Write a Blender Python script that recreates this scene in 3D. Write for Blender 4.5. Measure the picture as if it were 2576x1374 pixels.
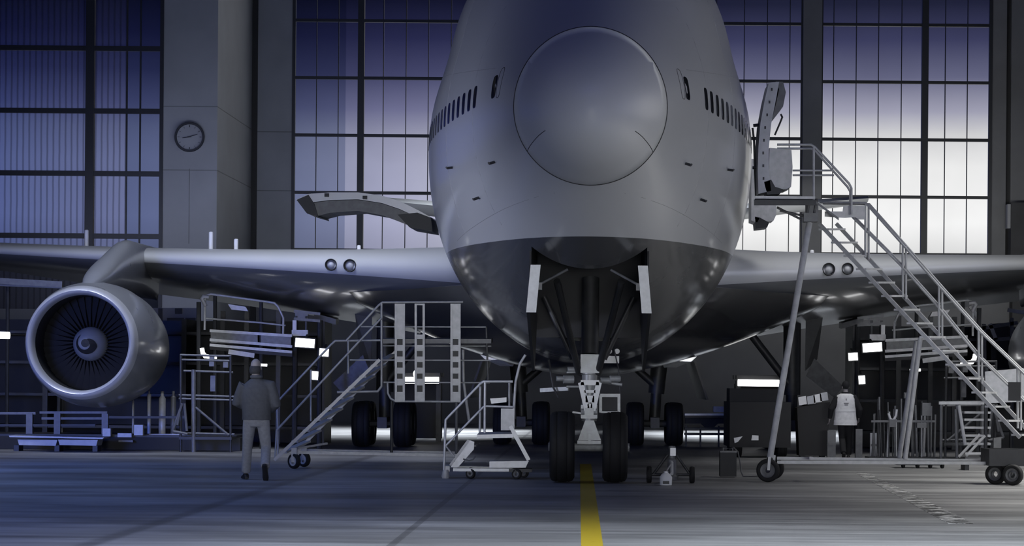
import bpy, bmesh, math, random
import numpy as np
from mathutils import Vector, Matrix
random.seed(7)
S = bpy.context.scene
for o in list(bpy.data.objects): bpy.data.objects.remove(o)
COL = S.collection

# ------------------------------------------------------------------ camera
F, CX, CY, H = 6450.0, 1480.0, 968.0, 1.74
ROLL = math.radians(0.45)
cam_d = bpy.data.cameras.new('camera'); cam = bpy.data.objects.new('camera', cam_d); COL.objects.link(cam)
cam_d.sensor_fit = 'HORIZONTAL'; cam_d.sensor_width = 36.0
cam_d.lens = F / 2576 * 36
cam_d.shift_x = (1288 - CX) / 2576; cam_d.shift_y = (CY - 687) / 2576
cam_d.clip_end = 2000
cam.location = (0, 0, H)
cam.rotation_mode = 'QUATERNION'
cam.rotation_quaternion = (Matrix.Rotation(math.pi/2, 3, 'X') @ Matrix.Rotation(ROLL, 3, 'Z')).to_quaternion()
S.camera = cam
S.view_settings.view_transform = 'Standard'; S.view_settings.look = 'None'
S.view_settings.exposure = 0.0; S.view_settings.gamma = 1.0; S.view_settings.use_curve_mapping = False
S.cycles.max_bounces = 6; S.cycles.diffuse_bounces = 3; S.cycles.glossy_bounces = 3
S.cycles.transparent_max_bounces = 8; S.cycles.use_denoising = True
S.cycles.sample_clamp_indirect = 4.0
S.cycles.caustics_reflective = False; S.cycles.caustics_refractive = False

# ------------------------------------------------------------------ dusk sky
W = bpy.data.worlds.new('sky'); S.world = W; W.use_nodes = True
nt = W.node_tree; nt.nodes.clear()
def N(t, **k):
    n = nt.nodes.new(t)
    for a, b in k.items(): setattr(n, a, b)
    return n
def L(a, b): nt.links.new(a, b)
tc = N('ShaderNodeTexCoord'); sp = N('ShaderNodeSeparateXYZ'); L(tc.outputs['Generated'], sp.inputs[0])
mr = N('ShaderNodeMapRange'); mr.inputs[1].default_value = 0.17; mr.inputs[2].default_value = 0.8; mr.inputs[3].default_value = 1.0; mr.inputs[4].default_value = 0.35
L(sp.outputs[0], mr.inputs[0])
mul = N('ShaderNodeMath', operation='MULTIPLY'); L(sp.outputs[2], mul.inputs[0]); L(mr.outputs[0], mul.inputs[1])
me = N('ShaderNodeMapRange'); me.inputs[1].default_value = 0.05; me.inputs[2].default_value = 0.16; L(mul.outputs[0], me.inputs[0])
re_ = N('ShaderNodeValToRGB'); cr = re_.color_ramp
def ramp(cr, stops):
    while len(cr.elements) > 1: cr.elements.remove(cr.elements[-1])
    cr.elements[0].position = stops[0][0]; cr.elements[0].color = (*stops[0][1], 1)
    for p, c in stops[1:]:
        e = cr.elements.new(p); e.color = (*c, 1)
def ev(y): return ((CY - y) / F - 0.05) / 0.11
ramp(cr, [(0.0, (.78, .78, .78)), (ev(560), (1.02, 1.02, 1.02)), (ev(420), (.92, .92, .92)), (ev(340), (.68, .68, .70)), (ev(285), (.38, .38, .49)), (ev(200), (.13, .135, .23)), (ev(110), (.045, .048, .115)), (ev(20), (.013, .015, .04)), (1.0, (.01, .012, .035))])
L(me.outputs[0], re_.inputs[0])
ma = N('ShaderNodeMapRange'); ma.inputs[1].default_value = -0.25; ma.inputs[2].default_value = 0.10; L(sp.outputs[0], ma.inputs[0])
ra = N('ShaderNodeValToRGB')
def az(x): return ((x - CX) / F + 0.25) / 0.35
ramp(ra.color_ramp, [(0.0, (.05, .08, .36)), (az(60), (.115, .15, .34)), (az(740), (.27, .29, .44)), (az(1000), (.42, .43, .60)), (az(1500), (.75, .76, .85)), (az(1850), (1, 1, 1)), (1, (1, 1, 1))])
L(ma.outputs[0], ra.inputs[0])
mx = N('ShaderNodeMix', data_type='RGBA', blend_type='MULTIPLY'); mx.inputs[0].default_value = 1.0
L(re_.outputs[0], mx.inputs[6]); L(ra.outputs[0], mx.inputs[7])
mb = N('ShaderNodeMapRange'); mb.inputs[1].default_value = -.25; mb.inputs[2].default_value = .25; L(sp.outputs[1], mb.inputs[0])
rb = N('ShaderNodeValToRGB'); ramp(rb.color_ramp, [(0, (.20, .27, .62)), (1, (1, 1, 1))]); L(mb.outputs[0], rb.inputs[0])
ab = N('ShaderNodeMath', operation='ABSOLUTE'); L(sp.outputs[0], ab.inputs[0])
gl_ = N('ShaderNodeMapRange'); gl_.inputs[1].default_value = .35; gl_.inputs[2].default_value = .75; gl_.inputs[3].default_value = 1; gl_.inputs[4].default_value = 2; L(ab.outputs[0], gl_.inputs[0])
mx2 = N('ShaderNodeMix', data_type='RGBA', blend_type='MULTIPLY'); mx2.inputs[0].default_value = 1.0; L(mx.outputs[2], mx2.inputs[6]); L(rb.outputs[0], mx2.inputs[7])
bg = N('ShaderNodeBackground'); bg.inputs[1].default_value = 1.0; L(mx2.outputs[2], bg.inputs[0]); L(gl_.outputs[0], bg.inputs[1])
wo = N('ShaderNodeOutputWorld'); L(bg.outputs[0], wo.inputs[0])

# ------------------------------------------------------------------ door daylight and the added, unseen fill lights
def area(name, loc, target, sx, sy, power, col, spread=180):
    d = bpy.data.lights.new(name, 'AREA'); d.shape = 'RECTANGLE'; d.size = sx; d.size_y = sy
    d.energy = power; d.color = col; d.spread = math.radians(spread)
    o = bpy.data.objects.new(name, d); COL.objects.link(o); o.location = loc
    o.rotation_mode = 'QUATERNION'
    d = (Vector(target) - Vector(loc)).normalized(); ref = Vector((0, 1, 0)) if abs(d.z) > .7 else Vector((0, 0, 1))
    y = (ref - d*d.dot(ref)).normalized(); x = y.cross(-d)
    o.rotation_quaternion = Matrix((x, y, -d)).transposed().to_quaternion()
    return o
area('daylight_of_open_door', (3, -10, 2.0), (1, 45, 3.1), 34, 3.5, 160, (.95, .97, 1.0), 13)
area('front_floor_fill', (4.5, 25, 14), (4.5, 26, 0), 16, 7, 930, (.84, .91, 1.0), 65)  # unseen fill added above the foreground floor, no fitting there
area('right_floor_fill', (15.5, 42, 14), (15, 42, 0), 8, 24, 4300, (1, .99, .95), 80)  # added fill that brightens the right floor but spares the fuselage
area('left_floor_blue_fill', (-15, 42, 14), (-13, 42, 0), 9, 26, 760, (.26, .41, 1.0), 90)  # added blue fill for the blue cast over the left floor
area('left_front_blue_fill', (-13, 22, 12), (-11, 26, 0), 8, 10, 330, (.12, .22, 1.0), 80)  # made-up blue fill for the near left floor
area('left_wing_fill', (-9.5, 53, 22), (-7, 64.5, 4.6), 14, 4, 760, (.76, .82, 1.0), 60)  # added from above to brighten the left wing's leading edge
area('right_wing_fill', (9.5, 53, 22), (7, 64.5, 4.6), 14, 4, 400, (1, 1, 1), 60)  # unseen fill added to brighten the right wing's leading edge
area('left_flank_fill', (-17, 30, 2.8), (-2.6, 45.5, 4.5), 4, 3, 70, (.74, .79, 1.0), 28)  # added to lift the left flank of the nose, no lamp there
area('nose_top_blue_fill', (0, 26, 22), (0, 44, 8), 14, 4, 38, (.04, .09, 1.0), 70)  # made-up blue fill tinting the top of the nose
area('left_low_blue_fill', (-18, 40, 3), (-11, 64, 1.2), 3, 3, 280, (.13, .23, 1.0), 60)  # added blue fill that turns the dark things on the left navy
area('left_wall_fill', (-16, 93, 6.9), (-16.5, 103, 8.6), 14, .6, 140, (.60, .67, 1.0), 95)  # unseen fill added to brighten the clock pillar from below
area('right_wall_fill', (12, 96, 7.0), (16, 112, 8.6), 16, .6, 300, (1, 1, .97), 95)  # unseen fill added for the right part of the back wall
area('rear_floor_fill', (-1, 92, 22.5), (-1, 91, 0), 22, 8, 6000, (.86, .92, 1.0), 55)  # added fill for the bright rear floor, no such lamp hangs there

# ------------------------------------------------------------------ helpers
CR, SR = math.cos(ROLL), math.sin(ROLL)
def P(x, y, D):
    """photo pixel at depth D -> world point"""
    u, v = (x - CX), (CY - y)
    return Vector(((u*CR - v*SR) * D / F, D, H + (u*SR + v*CR) * D / F))
def floor_pt(x, y):
    u, v = (x - CX), (CY - y)
    D = -H * F / (u*SR + v*CR)
    return P(x, y, D)
def PM(x, y, D, s=-1):
    """point measured on the photo's left half; s=+1 gives its mirror image in the aircraft's centre plane"""
    p = P(x, y, D)
    return p if s < 0 else Vector((-p.x, p.y, p.z))

_m = {}
def mat(name, col, rough=.5, metal=0.0, var=0.0, scale=4.0, coat=0.0, bump=0.0, spec=0.5, emit=None, estr=0, rv=.08):
    if name in _m: return _m[name]
    m = bpy.data.materials.new(name); m.use_nodes = True; t = m.node_tree
    b = t.nodes['Principled BSDF']
    c = (*col, 1) if len(col) == 3 else col
    b.inputs['Base Color'].default_value = c; b.inputs['Roughness'].default_value = rough
    b.inputs['Metallic'].default_value = metal; b.inputs['Coat Weight'].default_value = coat
    b.inputs['Coat Roughness'].default_value = .11
    b.inputs['Specular IOR Level'].default_value = spec
    if emit: b.inputs['Emission Color'].default_value = (*emit, 1); b.inputs['Emission Strength'].default_value = estr
    if var or bump:
        g = t.nodes.new('ShaderNodeTexCoord'); n = t.nodes.new('ShaderNodeTexNoise'); n.inputs['Scale'].default_value = scale; n.inputs['Detail'].default_value = 5
        t.links.new(g.outputs['Object'], n.inputs['Vector'])
        if var:
            r = t.nodes.new('ShaderNodeMapRange'); r.inputs[1].default_value = .3; r.inputs[2].default_value = .7
            r.inputs[3].default_value = 1 - var; r.inputs[4].default_value = 1 + var
            t.links.new(n.outputs[0], r.inputs[0])
            x = t.nodes.new('ShaderNodeMix'); x.data_type = 'RGBA'; x.blend_type = 'MULTIPLY'; x.inputs[0].default_value = 1
            x.inputs[6].default_value = c; t.links.new(r.outputs[0], x.inputs[7]); t.links.new(x.outputs[2], b.inputs['Base Color'])
            rr = t.nodes.new('ShaderNodeMapRange'); rr.inputs[3].default_value = max(.03, rough - rv); rr.inputs[4].default_value = min(1, rough + rv)
            t.links.new(n.outputs[0], rr.inputs[0]); t.links.new(rr.outputs[0], b.inputs['Roughness'])
        if bump:
            bp = t.nodes.new('ShaderNodeBump'); bp.inputs['Strength'].default_value = bump; bp.inputs['Distance'].default_value = .02
            t.links.new(n.outputs[0], bp.inputs['Height']); t.links.new(bp.outputs[0], b.inputs['Normal'])
    _m[name] = m
    return m

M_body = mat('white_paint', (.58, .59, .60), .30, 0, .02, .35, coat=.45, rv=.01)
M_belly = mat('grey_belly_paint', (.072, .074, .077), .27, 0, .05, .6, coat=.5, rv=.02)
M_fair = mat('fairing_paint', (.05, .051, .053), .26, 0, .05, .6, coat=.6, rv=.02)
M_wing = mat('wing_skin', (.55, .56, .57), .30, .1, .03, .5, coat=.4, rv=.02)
M_alu = mat('bare_aluminium', (.62, .63, .65), .3, .85, .06, 3)
M_lip = mat('polished_lip', (.60, .61, .63), .34, .35, .01, 3)
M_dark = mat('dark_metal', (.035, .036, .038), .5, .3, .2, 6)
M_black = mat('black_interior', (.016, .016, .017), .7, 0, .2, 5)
M_seam = mat('seam', (.03, .03, .03), .6)
M_glassd = mat('cabin_window_glass', (.01, .011, .014), .08, 0)
M_rub = mat('tyre_rubber', (.007, .007, .0075), .75, 0, .2, 14, bump=.2)
M_gear = mat('gear_grey', (.30, .31, .31), .42, .2, .2, 9)
M_gearw = mat('gear_white', (.62, .63, .62), .4, 0, .1, 9)
M_steel = mat('painted_steel', (.44, .445, .45), .42, .1, .15, 8)
M_steell = mat('light_steel', (.58, .585, .59), .42, .2, .12, 8)
M_steeld = mat('dull_steel', (.13, .132, .136), .5, .3, .2, 8)
M_alul = mat('light_panel', (.45, .46, .48), .5, .1, .15, 4)
M_white = mat('white_enamel', (.75, .75, .75), .4, 0, .05, 5)
M_frame = mat('window_frame', (.018, .019, .022), .5, .2)
M_wall = mat('wall_panel', (.24, .245, .26), .75, 0, .10, .5)
M_walld = mat('wall_panel_dark', (.13, .132, .138), .75, 0, .15, .5)
M_ceil = mat('ceiling_dark', (.03, .03, .035), .8, 0, .2, .4)
M_dock = mat('dock_panel', (.022, .0225, .025), .6, .1, .35, 2)
M_tube = mat('lamp_tube', (.9, .9, .9), .4, emit=(1, 1, 1), estr=3.0)
M_cloth1 = mat('jacket_cloth', (.10, .104, .112), .85, 0, .12, 18, bump=.3)
M_cloth2 = mat('trouser_cloth', (.29, .295, .31), .85, 0, .12, 18, bump=.3)
M_cloth3 = mat('dark_cloth', (.012, .012, .014), .85, 0, .12, 18, bump=.3)
M_vest = mat('pale_vest_cloth', (.74, .74, .74), .8, 0, .10, 14, bump=.25)
M_refl = mat('reflective_band', (.78, .78, .78), .45, 0, .05, 10)
M_skin = mat('skin', (.36, .33, .32), .55, 0, .06, 14)
M_hair = mat('hair', (.05, .05, .052), .7, 0, .3, 60, bump=.4)
M_shoe = mat('shoe_leather', (.012, .012, .013), .45)
M_sole = mat('shoe_sole', (.35, .35, .35), .7)

def basis(d):
    d = d.normalized()
    up = Vector((0, 0, 1)) if abs(d.z) < .95 else Vector((0, 1, 0))
    x = d.cross(up).normalized(); y = x.cross(d).normalized()
    return x, y, d

class MB:
    def __init__(s): s.v = []; s.f = []
    def add(s, vs, fs):
        b = len(s.v); s.v += [tuple(v) for v in vs]; s.f += [tuple(i + b for i in f) for f in fs]; return s
    def box(s, c, size, R=None):
        hx, hy, hz = size[0]/2, size[1]/2, size[2]/2; c = Vector(c)
        vs = [Vector((x, y, z)) for x in (-hx, hx) for y in (-hy, hy) for z in (-hz, hz)]
        if R is not None: vs = [R @ v for v in vs]
        return s.add([v + c for v in vs], [(0, 1, 3, 2), (4, 6, 7, 5), (0, 4, 5, 1), (2, 3, 7, 6), (0, 2, 6, 4), (1, 5, 7, 3)])
    def bar(s, p, q, w, h):
        p, q = Vector(p), Vector(q); x, y, d = basis(q - p)
        R = Matrix((x, d, y)).transposed()
        return s.box((p + q)/2, (w, (q - p).length, h), R)
    def tube(s, p, q, r, n=10, r2=None):
        p, q = Vector(p), Vector(q); x, y, d = basis(q - p); r2 = r if r2 is None else r2
        vs = []; fs = []
        for i in range(n):
            a = 2*math.pi*i/n; o = x*math.cos(a) + y*math.sin(a); vs += [p + o*r, q + o*r2]
        for i in range(n):
            j = (i+1) % n; fs.append((2*i, 2*j, 2*j+1, 2*i+1))
        fs.append(tuple(2*i for i in range(n))[::-1]); fs.append(tuple(2*i+1 for i in range(n)))
        return s.add(vs, fs)
    def path(s, pts, r, n=10):
        pts = [Vector(p) for p in pts]; rs = []; px = None
        for i, p in enumerate(pts):
            a = (p - pts[i-1]).normalized() if i else (pts[1] - p).normalized()
            b = (pts[i+1] - p).normalized() if i < len(pts)-1 else a
            d = (a + b).normalized(); x, y, _ = basis(d); k = min(1.35, 1/max(.3, a.dot(d)))
            if px is not None: x = (px - d*px.dot(d)).normalized(); y = x.cross(d)
            px = x
            rs.append([p + (x*math.cos(2*math.pi*j/n) + y*math.sin(2*math.pi*j/n))*r*k for j in range(n)])
        return s.rings(rs)
    def ball(s, c, r, nu=10, nv=14, sc=(1, 1, 1), R=None):
        c = Vector(c); vs = []; fs = []
        for i in range(nu+1):
            t = math.pi*i/nu
            for j in range(nv):
                a = 2*math.pi*j/nv
                v = Vector((r*sc[0]*math.sin(t)*math.cos(a), r*sc[1]*math.sin(t)*math.sin(a), r*sc[2]*math.cos(t)))
                if R is not None: v = R @ v
                vs.append(c + v)
        for i in range(nu):
            for j in range(nv):
                k = (j+1) % nv; fs.append((i*nv+j, (i+1)*nv+j, (i+1)*nv+k, i*nv+k))
        return s.add(vs, fs)
    def rings(s, rings, cap=True):
        n = len(rings[0]); b = []
        for r in rings: b += r
        fs = []
        for i in range(len(rings)-1):
            for j in range(n):
                k = (j+1) % n; fs.append((i*n+j, i*n+k, (i+1)*n+k, (i+1)*n+j))
        if cap:
            fs.append(tuple(range(n))[::-1]); fs.append(tuple((len(rings)-1)*n + i for i in range(n)))
        return s.add(b, fs)
    def lathe(s, prof, c, axis=(1, 0, 0), n=32):
        """prof: (along axis, radius)"""
        x, y, d = basis(Vector(axis)); c = Vector(c); rs = []
        for h, r in prof:
            rs.append([c + d*h + (x*math.cos(2*math.pi*i/n) + y*math.sin(2*math.pi*i/n))*max(r, 1e-4) for i in range(n)])
        return s.rings(rs, False)
    def slab(s, pts, t):
        """polygon with thickness vector t"""
        t = Vector(t); n = len(pts); pts = [Vector(p) for p in pts]
        vs = pts + [p + t for p in pts]
        fs = [tuple(range(n)), tuple(range(n, 2*n))[::-1]] + [(i, i+n, (i+1) % n + n, (i+1) % n) for i in range(n)]
        return s.add(vs, fs)
    def limb(s, pts, rad, n=14):
        """tapering limb: rad per point, float or (across, deep)"""
        pts = [Vector(p) for p in pts]; rs = []
        for i, p in enumerate(pts):
            d = (pts[min(i+1, len(pts)-1)] - pts[max(i-1, 0)]).normalized()
            ref = Vector((1, 0, 0)); y = d.cross(ref)
            if y.length < .2: ref = Vector((0, 0, 1)); y = d.cross(ref)
            y.normalize(); x = y.cross(d)
            r = rad[i]; rx, ry = (r, r) if not isinstance(r, tuple) else r
            rs.append([p + x*rx*math.cos(2*math.pi*k/n) + y*ry*math.sin(2*math.pi*k/n) for k in range(n)])
        return s.rings(rs)
    def build(s, name, m, parent=None, smooth=False, angle=40, kind=None):
        off = Vector((0, 0, 0)); q = parent
        while q is not None: off += q.location; q = q.parent
        me = bpy.data.meshes.new(name); me.from_pydata([tuple(Vector(v) - off) for v in s.v], [], s.f); me.update()
        b = bmesh.new(); b.from_mesh(me); bmesh.ops.recalc_face_normals(b, faces=b.faces); b.to_mesh(me); b.free()
        me.materials.append(m)
        o = bpy.data.objects.new(name, me); COL.objects.link(o)
        if parent is not None: o.parent = parent
        if smooth:
            for p in me.polygons: p.use_smooth = True
            if angle < 180:
                try: me.set_sharp_from_angle(angle=math.radians(angle))
                except Exception: pass
        if kind: o['kind'] = kind
        return o

def loose(mb, name, m, parent, smooth=False):
    """every separate piece of mb becomes an object of its own"""
    par = list(range(len(mb.v)))
    def fd(a):
        while par[a] != a: par[a] = par[par[a]]; a = par[a]
        return a
    for f in mb.f:
        for i in f[1:]: par[fd(i)] = fd(f[0])
    g = {}
    for f in mb.f: g.setdefault(fd(f[0]), []).append(f)
    out = []
    for r, fs in g.items():
        ids = sorted({i for f in fs for i in f}); mp = {a: b for b, a in enumerate(ids)}
        q = MB(); q.v = [mb.v[i] for i in ids]; q.f = [tuple(mp[i] for i in f) for f in fs]
        out.append(q.build(name, m, parent, smooth))
    return out

def tag(o, label=None, cat=None, group=None, kind=None):
    if label: o['label'] = label
    if cat: o['category'] = cat
    if group: o['group'] = group
    if kind: o['kind'] = kind
    return o
def thing(name, loc, label, cat, group=None):
    o = bpy.data.objects.new(name, None); COL.objects.link(o); o.location = loc; o.empty_display_size = .3
    bpy.context.view_layer.update()
    return tag(o, label, cat, group)
def base(p): return Vector((p[0], p[1], 0))

def pchip(xs, ys):
    xs = np.array(xs, float); ys = np.array(ys, float); h = np.diff(xs); d = np.diff(ys)/h
    m = np.zeros(len(xs)); m[0] = d[0]; m[-1] = d[-1]
    for i in range(1, len(xs)-1):
        if d[i-1]*d[i] > 0:
            w1 = 2*h[i] + h[i-1]; w2 = h[i] + 2*h[i-1]; m[i] = (w1+w2)/(w1/d[i-1] + w2/d[i])
    def f(x):
        i = int(min(max(np.searchsorted(xs, x) - 1, 0), len(h)-1)); t = (x - xs[i])/h[i]
        return float((1+2*t)*(1-t)**2*ys[i] + t*(1-t)**2*h[i]*m[i] + t*t*(3-2*t)*ys[i+1] + t*t*(t-1)*h[i]*m[i+1])
    return f

# ------------------------------------------------------------------ the hangar
DW, DL = 112.0, 102.7
def floor_material():
    m = bpy.data.materials.new('concrete_floor'); m.use_nodes = True; t = m.node_tree; b = t.nodes['Principled BSDF']
    def n(ty, **k):
        q = t.nodes.new(ty)
        for a, c in k.items(): setattr(q, a, c)
        return q
    l = t.links.new
    g = n('ShaderNodeTexCoord')
    # slab colour, slow stains, streaks along the traffic direction, joints
    mp = n('ShaderNodeMapping'); mp.inputs['Scale'].default_value = (.35, .9, 1); l(g.outputs['Object'], mp.inputs[0])
    n1 = n('ShaderNodeTexNoise'); n1.inputs['Scale'].default_value = .55; n1.inputs['Detail'].default_value = 7; n1.inputs['Roughness'].default_value = .62; l(mp.outputs[0], n1.inputs['Vector'])
    r1 = n('ShaderNodeValToRGB'); ramp(r1.color_ramp, [(.30, (.13, .13, .132)), (.5, (.26, .26, .262)), (.70, (.42, .42, .42))]); l(n1.outputs[0], r1.inputs[0])
    mp2 = n('ShaderNodeMapping'); mp2.inputs['Scale'].default_value = (.25, 3.0, 1); l(g.outputs['Object'], mp2.inputs[0])
    n2 = n('ShaderNodeTexNoise'); n2.inputs['Scale'].default_value = 1.1; n2.inputs['Detail'].default_value = 4; l(mp2.outputs[0], n2.inputs['Vector'])
    r2 = n('ShaderNodeMapRange'); r2.inputs[1].default_value = .3; r2.inputs[2].default_value = .7; r2.inputs[3].default_value = .68; r2.inputs[4].default_value = 1.22; l(n2.outputs[0], r2.inputs[0])
    x1 = n('ShaderNodeMix', data_type='RGBA', blend_type='MULTIPLY'); x1.inputs[0].default_value = 1; l(r1.outputs[0], x1.inputs[6]); l(r2.outputs[0], x1.inputs[7])
    br = n('ShaderNodeTexBrick'); br.inputs['Scale'].default_value = 1; br.inputs['Mortar Size'].default_value = .05
    br.inputs['Brick Width'].default_value = 15.0; br.inputs['Row Height'].default_value = 7.6; br.offset = 0
    br.inputs['Color1'].default_value = (1, 1, 1, 1); br.inputs['Color2'].default_value = (.86, .86, .86, 1); br.inputs['Mortar'].default_value = (.42, .42, .42, 1)
    mp3 = n('ShaderNodeMapping'); mp3.inputs['Location'].default_value = (2.1, 5.5, 0); l(g.outputs['Object'], mp3.inputs[0]); l(mp3.outputs[0], br.inputs['Vector'])
    x2 = n('ShaderNodeMix', data_type='RGBA', blend_type='MULTIPLY'); x2.inputs[0].default_value = .8; l(x1.outputs[2], x2.inputs[6]); l(br.outputs[0], x2.inputs[7])
    # diagonal edge of an older pour on the left
    a, c = floor_pt(300, 1346), floor_pt(905, 1157); d = (c - a).normalized(); nn = Vector((-d.y, d.x, 0))
    vm = n('ShaderNodeVectorMath', operation='DOT_PRODUCT'); vm.inputs[1].default_value = nn; l(g.outputs['Object'], vm.inputs[0])
    sb = n('ShaderNodeMath', operation='SUBTRACT'); sb.inputs[1].default_value = nn.dot(a); l(vm.outputs['Value'], sb.inputs[0])
    rr = n('ShaderNodeValToRGB'); ramp(rr.color_ramp, [(0, (1, 1, 1)), (.48, (1.0, 1.0, 1.0)), (.492, (.55, .55, .55)), (.508, (.55, .55, .55)), (.52, (.80, .80, .80)), (1, (.80, .80, .80))])
    ms = n('ShaderNodeMapRange'); ms.inputs[1].default_value = -4; ms.inputs[2].default_value = 4; l(sb.outputs[0], ms.inputs[0]); l(ms.outputs[0], rr.inputs[0])
    x3 = n('ShaderNodeMix', data_type='RGBA', blend_type='MULTIPLY'); x3.inputs[0].default_value = 1; l(x2.outputs[2], x3.inputs[6]); l(rr.outputs[0], x3.inputs[7])
    l(x3.outputs[2], b.inputs['Base Color'])
    rg = n('ShaderNodeMapRange'); rg.inputs[3].default_value = .30; rg.inputs[4].default_value = .60; l(n1.outputs[0], rg.inputs[0]); l(rg.outputs[0], b.inputs['Roughness'])
    bp = n('ShaderNodeBump'); bp.inputs['Strength'].default_value = .08; bp.inputs['Distance'].default_value = .02; l(n2.outputs[0], bp.inputs['Height']); l(bp.outputs[0], b.inputs['Normal'])
    return m
MB().box((0, 51, -.1), (80, 126, .2)).build('floor', floor_material(), kind='structure')
MB().box((0, 51, 25.1), (80, 126, .2)).build('ceiling', M_ceil, kind='structure')

def pane_mat(name, tint, stripes=0, haze=.02):
    m = bpy.data.materials.new(name); m.use_nodes = True; t = m.node_tree; t.nodes.clear(); l = t.links.new
    out = t.nodes.new('ShaderNodeOutputMaterial'); tr = t.nodes.new('ShaderNodeBsdfTransparent'); tr.inputs[0].default_value = (*tint, 1)
    gl = t.nodes.new('ShaderNodeBsdfPrincipled'); gl.inputs['Base Color'].default_value = (.5*tint[0], .5*tint[1], .5*tint[2], 1); gl.inputs['Roughness'].default_value = .25
    mix = t.nodes.new('ShaderNodeMixShader'); mix.inputs[0].default_value = haze
    g = t.nodes.new('ShaderNodeTexCoord')
    if stripes:
        w = t.nodes.new('ShaderNodeTexWave'); w.wave_type = 'BANDS'; w.bands_direction = 'X'; w.inputs['Scale'].default_value = stripes; w.inputs['Distortion'].default_value = .4; w.inputs['Detail'].default_value = 1
        l(g.outputs['Object'], w.inputs['Vector'])
        r = t.nodes.new('ShaderNodeValToRGB'); ramp(r.color_ramp, [(0, tuple(.72*c for c in tint)), (.35, tint), (1, tint)]); l(w.outputs['Color'], r.inputs[0])
    else:
        nz = t.nodes.new('ShaderNodeTexNoise'); nz.inputs['Scale'].default_value = .45; nz.inputs['Detail'].default_value = 3; l(g.outputs['Object'], nz.inputs['Vector'])
        r = t.nodes.new('ShaderNodeValToRGB'); ramp(r.color_ramp, [(.3, tuple(.965*c for c in tint)), (.7, tint)]); l(nz.outputs[0], r.inputs[0])
    l(r.outputs[0], tr.inputs[0])
    l(tr.outputs[0], mix.inputs[1]); l(gl.outputs[0], mix.inputs[2]); l(mix.outputs[0], out.inputs[0])
    return m
M_pane = pane_mat('clear_pane', (.985, .985, .985))
M_pane2 = pane_mat('dusty_pane', (.76, .79, .84), haze=.03)
M_corr = pane_mat('corrugated_translucent_sheet', (.90, .90, .93), stripes=1.3, haze=.06)
ROWS = [7.54 + 2.505*k for k in range(7)]

def window(n, x0, x1, Y, z0, z1, thick, thin, rows, panes, wt=.28, hb=.13, ht=.034):
    """frame in the X-Z plane at depth Y, panes = [(x0, x1, material)]"""
    f = MB()
    for x in (x0, x1): f.box((x, Y, (z0+z1)/2), (.14, .22, z1-z0))
    for x in thick: f.box((x, Y, (z0+z1)/2), (wt, .3, z1-z0))
    for x in thin: f.box((x, Y, (z0+z1)/2), (ht, .1, z1-z0))
    for z in rows: f.box(((x0+x1)/2, Y, z), (x1-x0, .18, hb))
    o = f.build('window_%d' % n, M_frame, kind='structure')
    for (a, b, m) in panes:
        MB().box(((a+b)/2, Y+.03, (z0+z1)/2), (b-a, .02, z1-z0)).build('glass', m, o, kind='structure')
    return o
def X(x, D, y=400): return P(x, y, D).x
# left bank of corrugated sheets, nearer than the rest
window(1, -36, X(406, DL), DL, 4.6, 22.6, [X(226, DL), X(226, DL) - 5.2, X(226, DL) - 10.4, X(226, DL)-15.6], [X(318, DL), X(352, DL)], [r for r in ROWS], [(-36, X(318, DL), M_corr), (X(318, DL), X(406, DL), M_pane2)], wt=.34, hb=.2, ht=.06)
# clock pillar
p0, p1, q1 = X(408, DL), X(546, DL), X(632, DW)
MB().slab([(p0, DL, 0), (p1, DL, 0), (p1 + .17, DW, 0), (p0, DW, 0)], (0, 0, 25)).build('wall_pillar', M_wall, kind='structure')
j = MB()
for y in (268, 428):
    z = P(470, y, DL).z; j.box(((p0+p1)/2, DL - .004, z), (p1-p0, .012, .035))
    j.bar((p1 + .004, DL, z), (p1 + .174, DW, z - .0), .012, .035)
j.box((P(476, 500, DL).x, DL - .004, P(476, 500, DL).z - .3), (.03, .012, 3.0))
j.build('trim_1', M_walld, kind='structure')
# back wall
w0, w1 = X(738, DW), X(2017, DW)
w2, w3 = X(2064, DW), X(2490, DW)
bw = MB()
bw.box(((-38+38)/2, DW + .15, ROWS[0]/2 - .05), (76, .3, ROWS[0] - .1))
bw.build('wall_back', M_walld, kind='structure')
MB().box(((p1 + .15 + w0)/2, DW + .1, 16.2), (w0 - p1 - .17, .3, 17.5)).build('wall_back_panel_left', M_wall, kind='structure')
MB().box(((w1 + w2)/2, DW - .1, 16.2), (w2 - w1, .5, 17.5)).build('wall_pier', M_walld, kind='structure')
MB().box(((w3 + X(2530, DW))/2, DW + .1, 16.2), (X(2530, DW) - w3, .3, 17.5)).build('wall_back_panel_right', M_walld, kind='structure')
MB().box(((X(2542, DW) + 38)/2, DW + .1, 16.2), (38 - X(2542, DW), .3, 17.5)).build('wall_back_end', M_walld, kind='structure')
MB().box((X(2536, DW), DW + .25, 12.5), (.35, .1, 25)).build('trim_2', M_black, kind='structure')
MB().box((X(633, DW) + .12, DW - .1, 12.5), (.26, .12, 25)).build('trim_3', M_black, kind='structure')
pj = MB()
for y in (332, 480): pj.box(((p1 + .2 + w0)/2, DW - .055, P(690, y, DW).z), (w0 - p1 - .3, .01, .04))
pj.build('trim_4', M_walld, kind='structure')
tk = [X(907, DW), X(1190, DW), X(1475, DW), X(1745, DW)]
th = [X(v, DW) for v in (795, 850, 963, 1020, 1076, 1133, 1247, 1304, 1361, 1418, 1532, 1588, 1645, 1700, 1800, 1870, 1928, 1985)]
window(2, w0, w1, DW, ROWS[0], 22.6, tk, th, ROWS, [(w0, X(868, DW), M_pane2), (X(868, DW), w1, M_pane)])
window(3, w2, w3, DW, ROWS[0], 22.6, [X(2325, DW)], [X(v, DW) for v in (2095, 2152, 2208, 2266, 2376, 2432)], ROWS, [(w2, w3, M_pane)])
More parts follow.
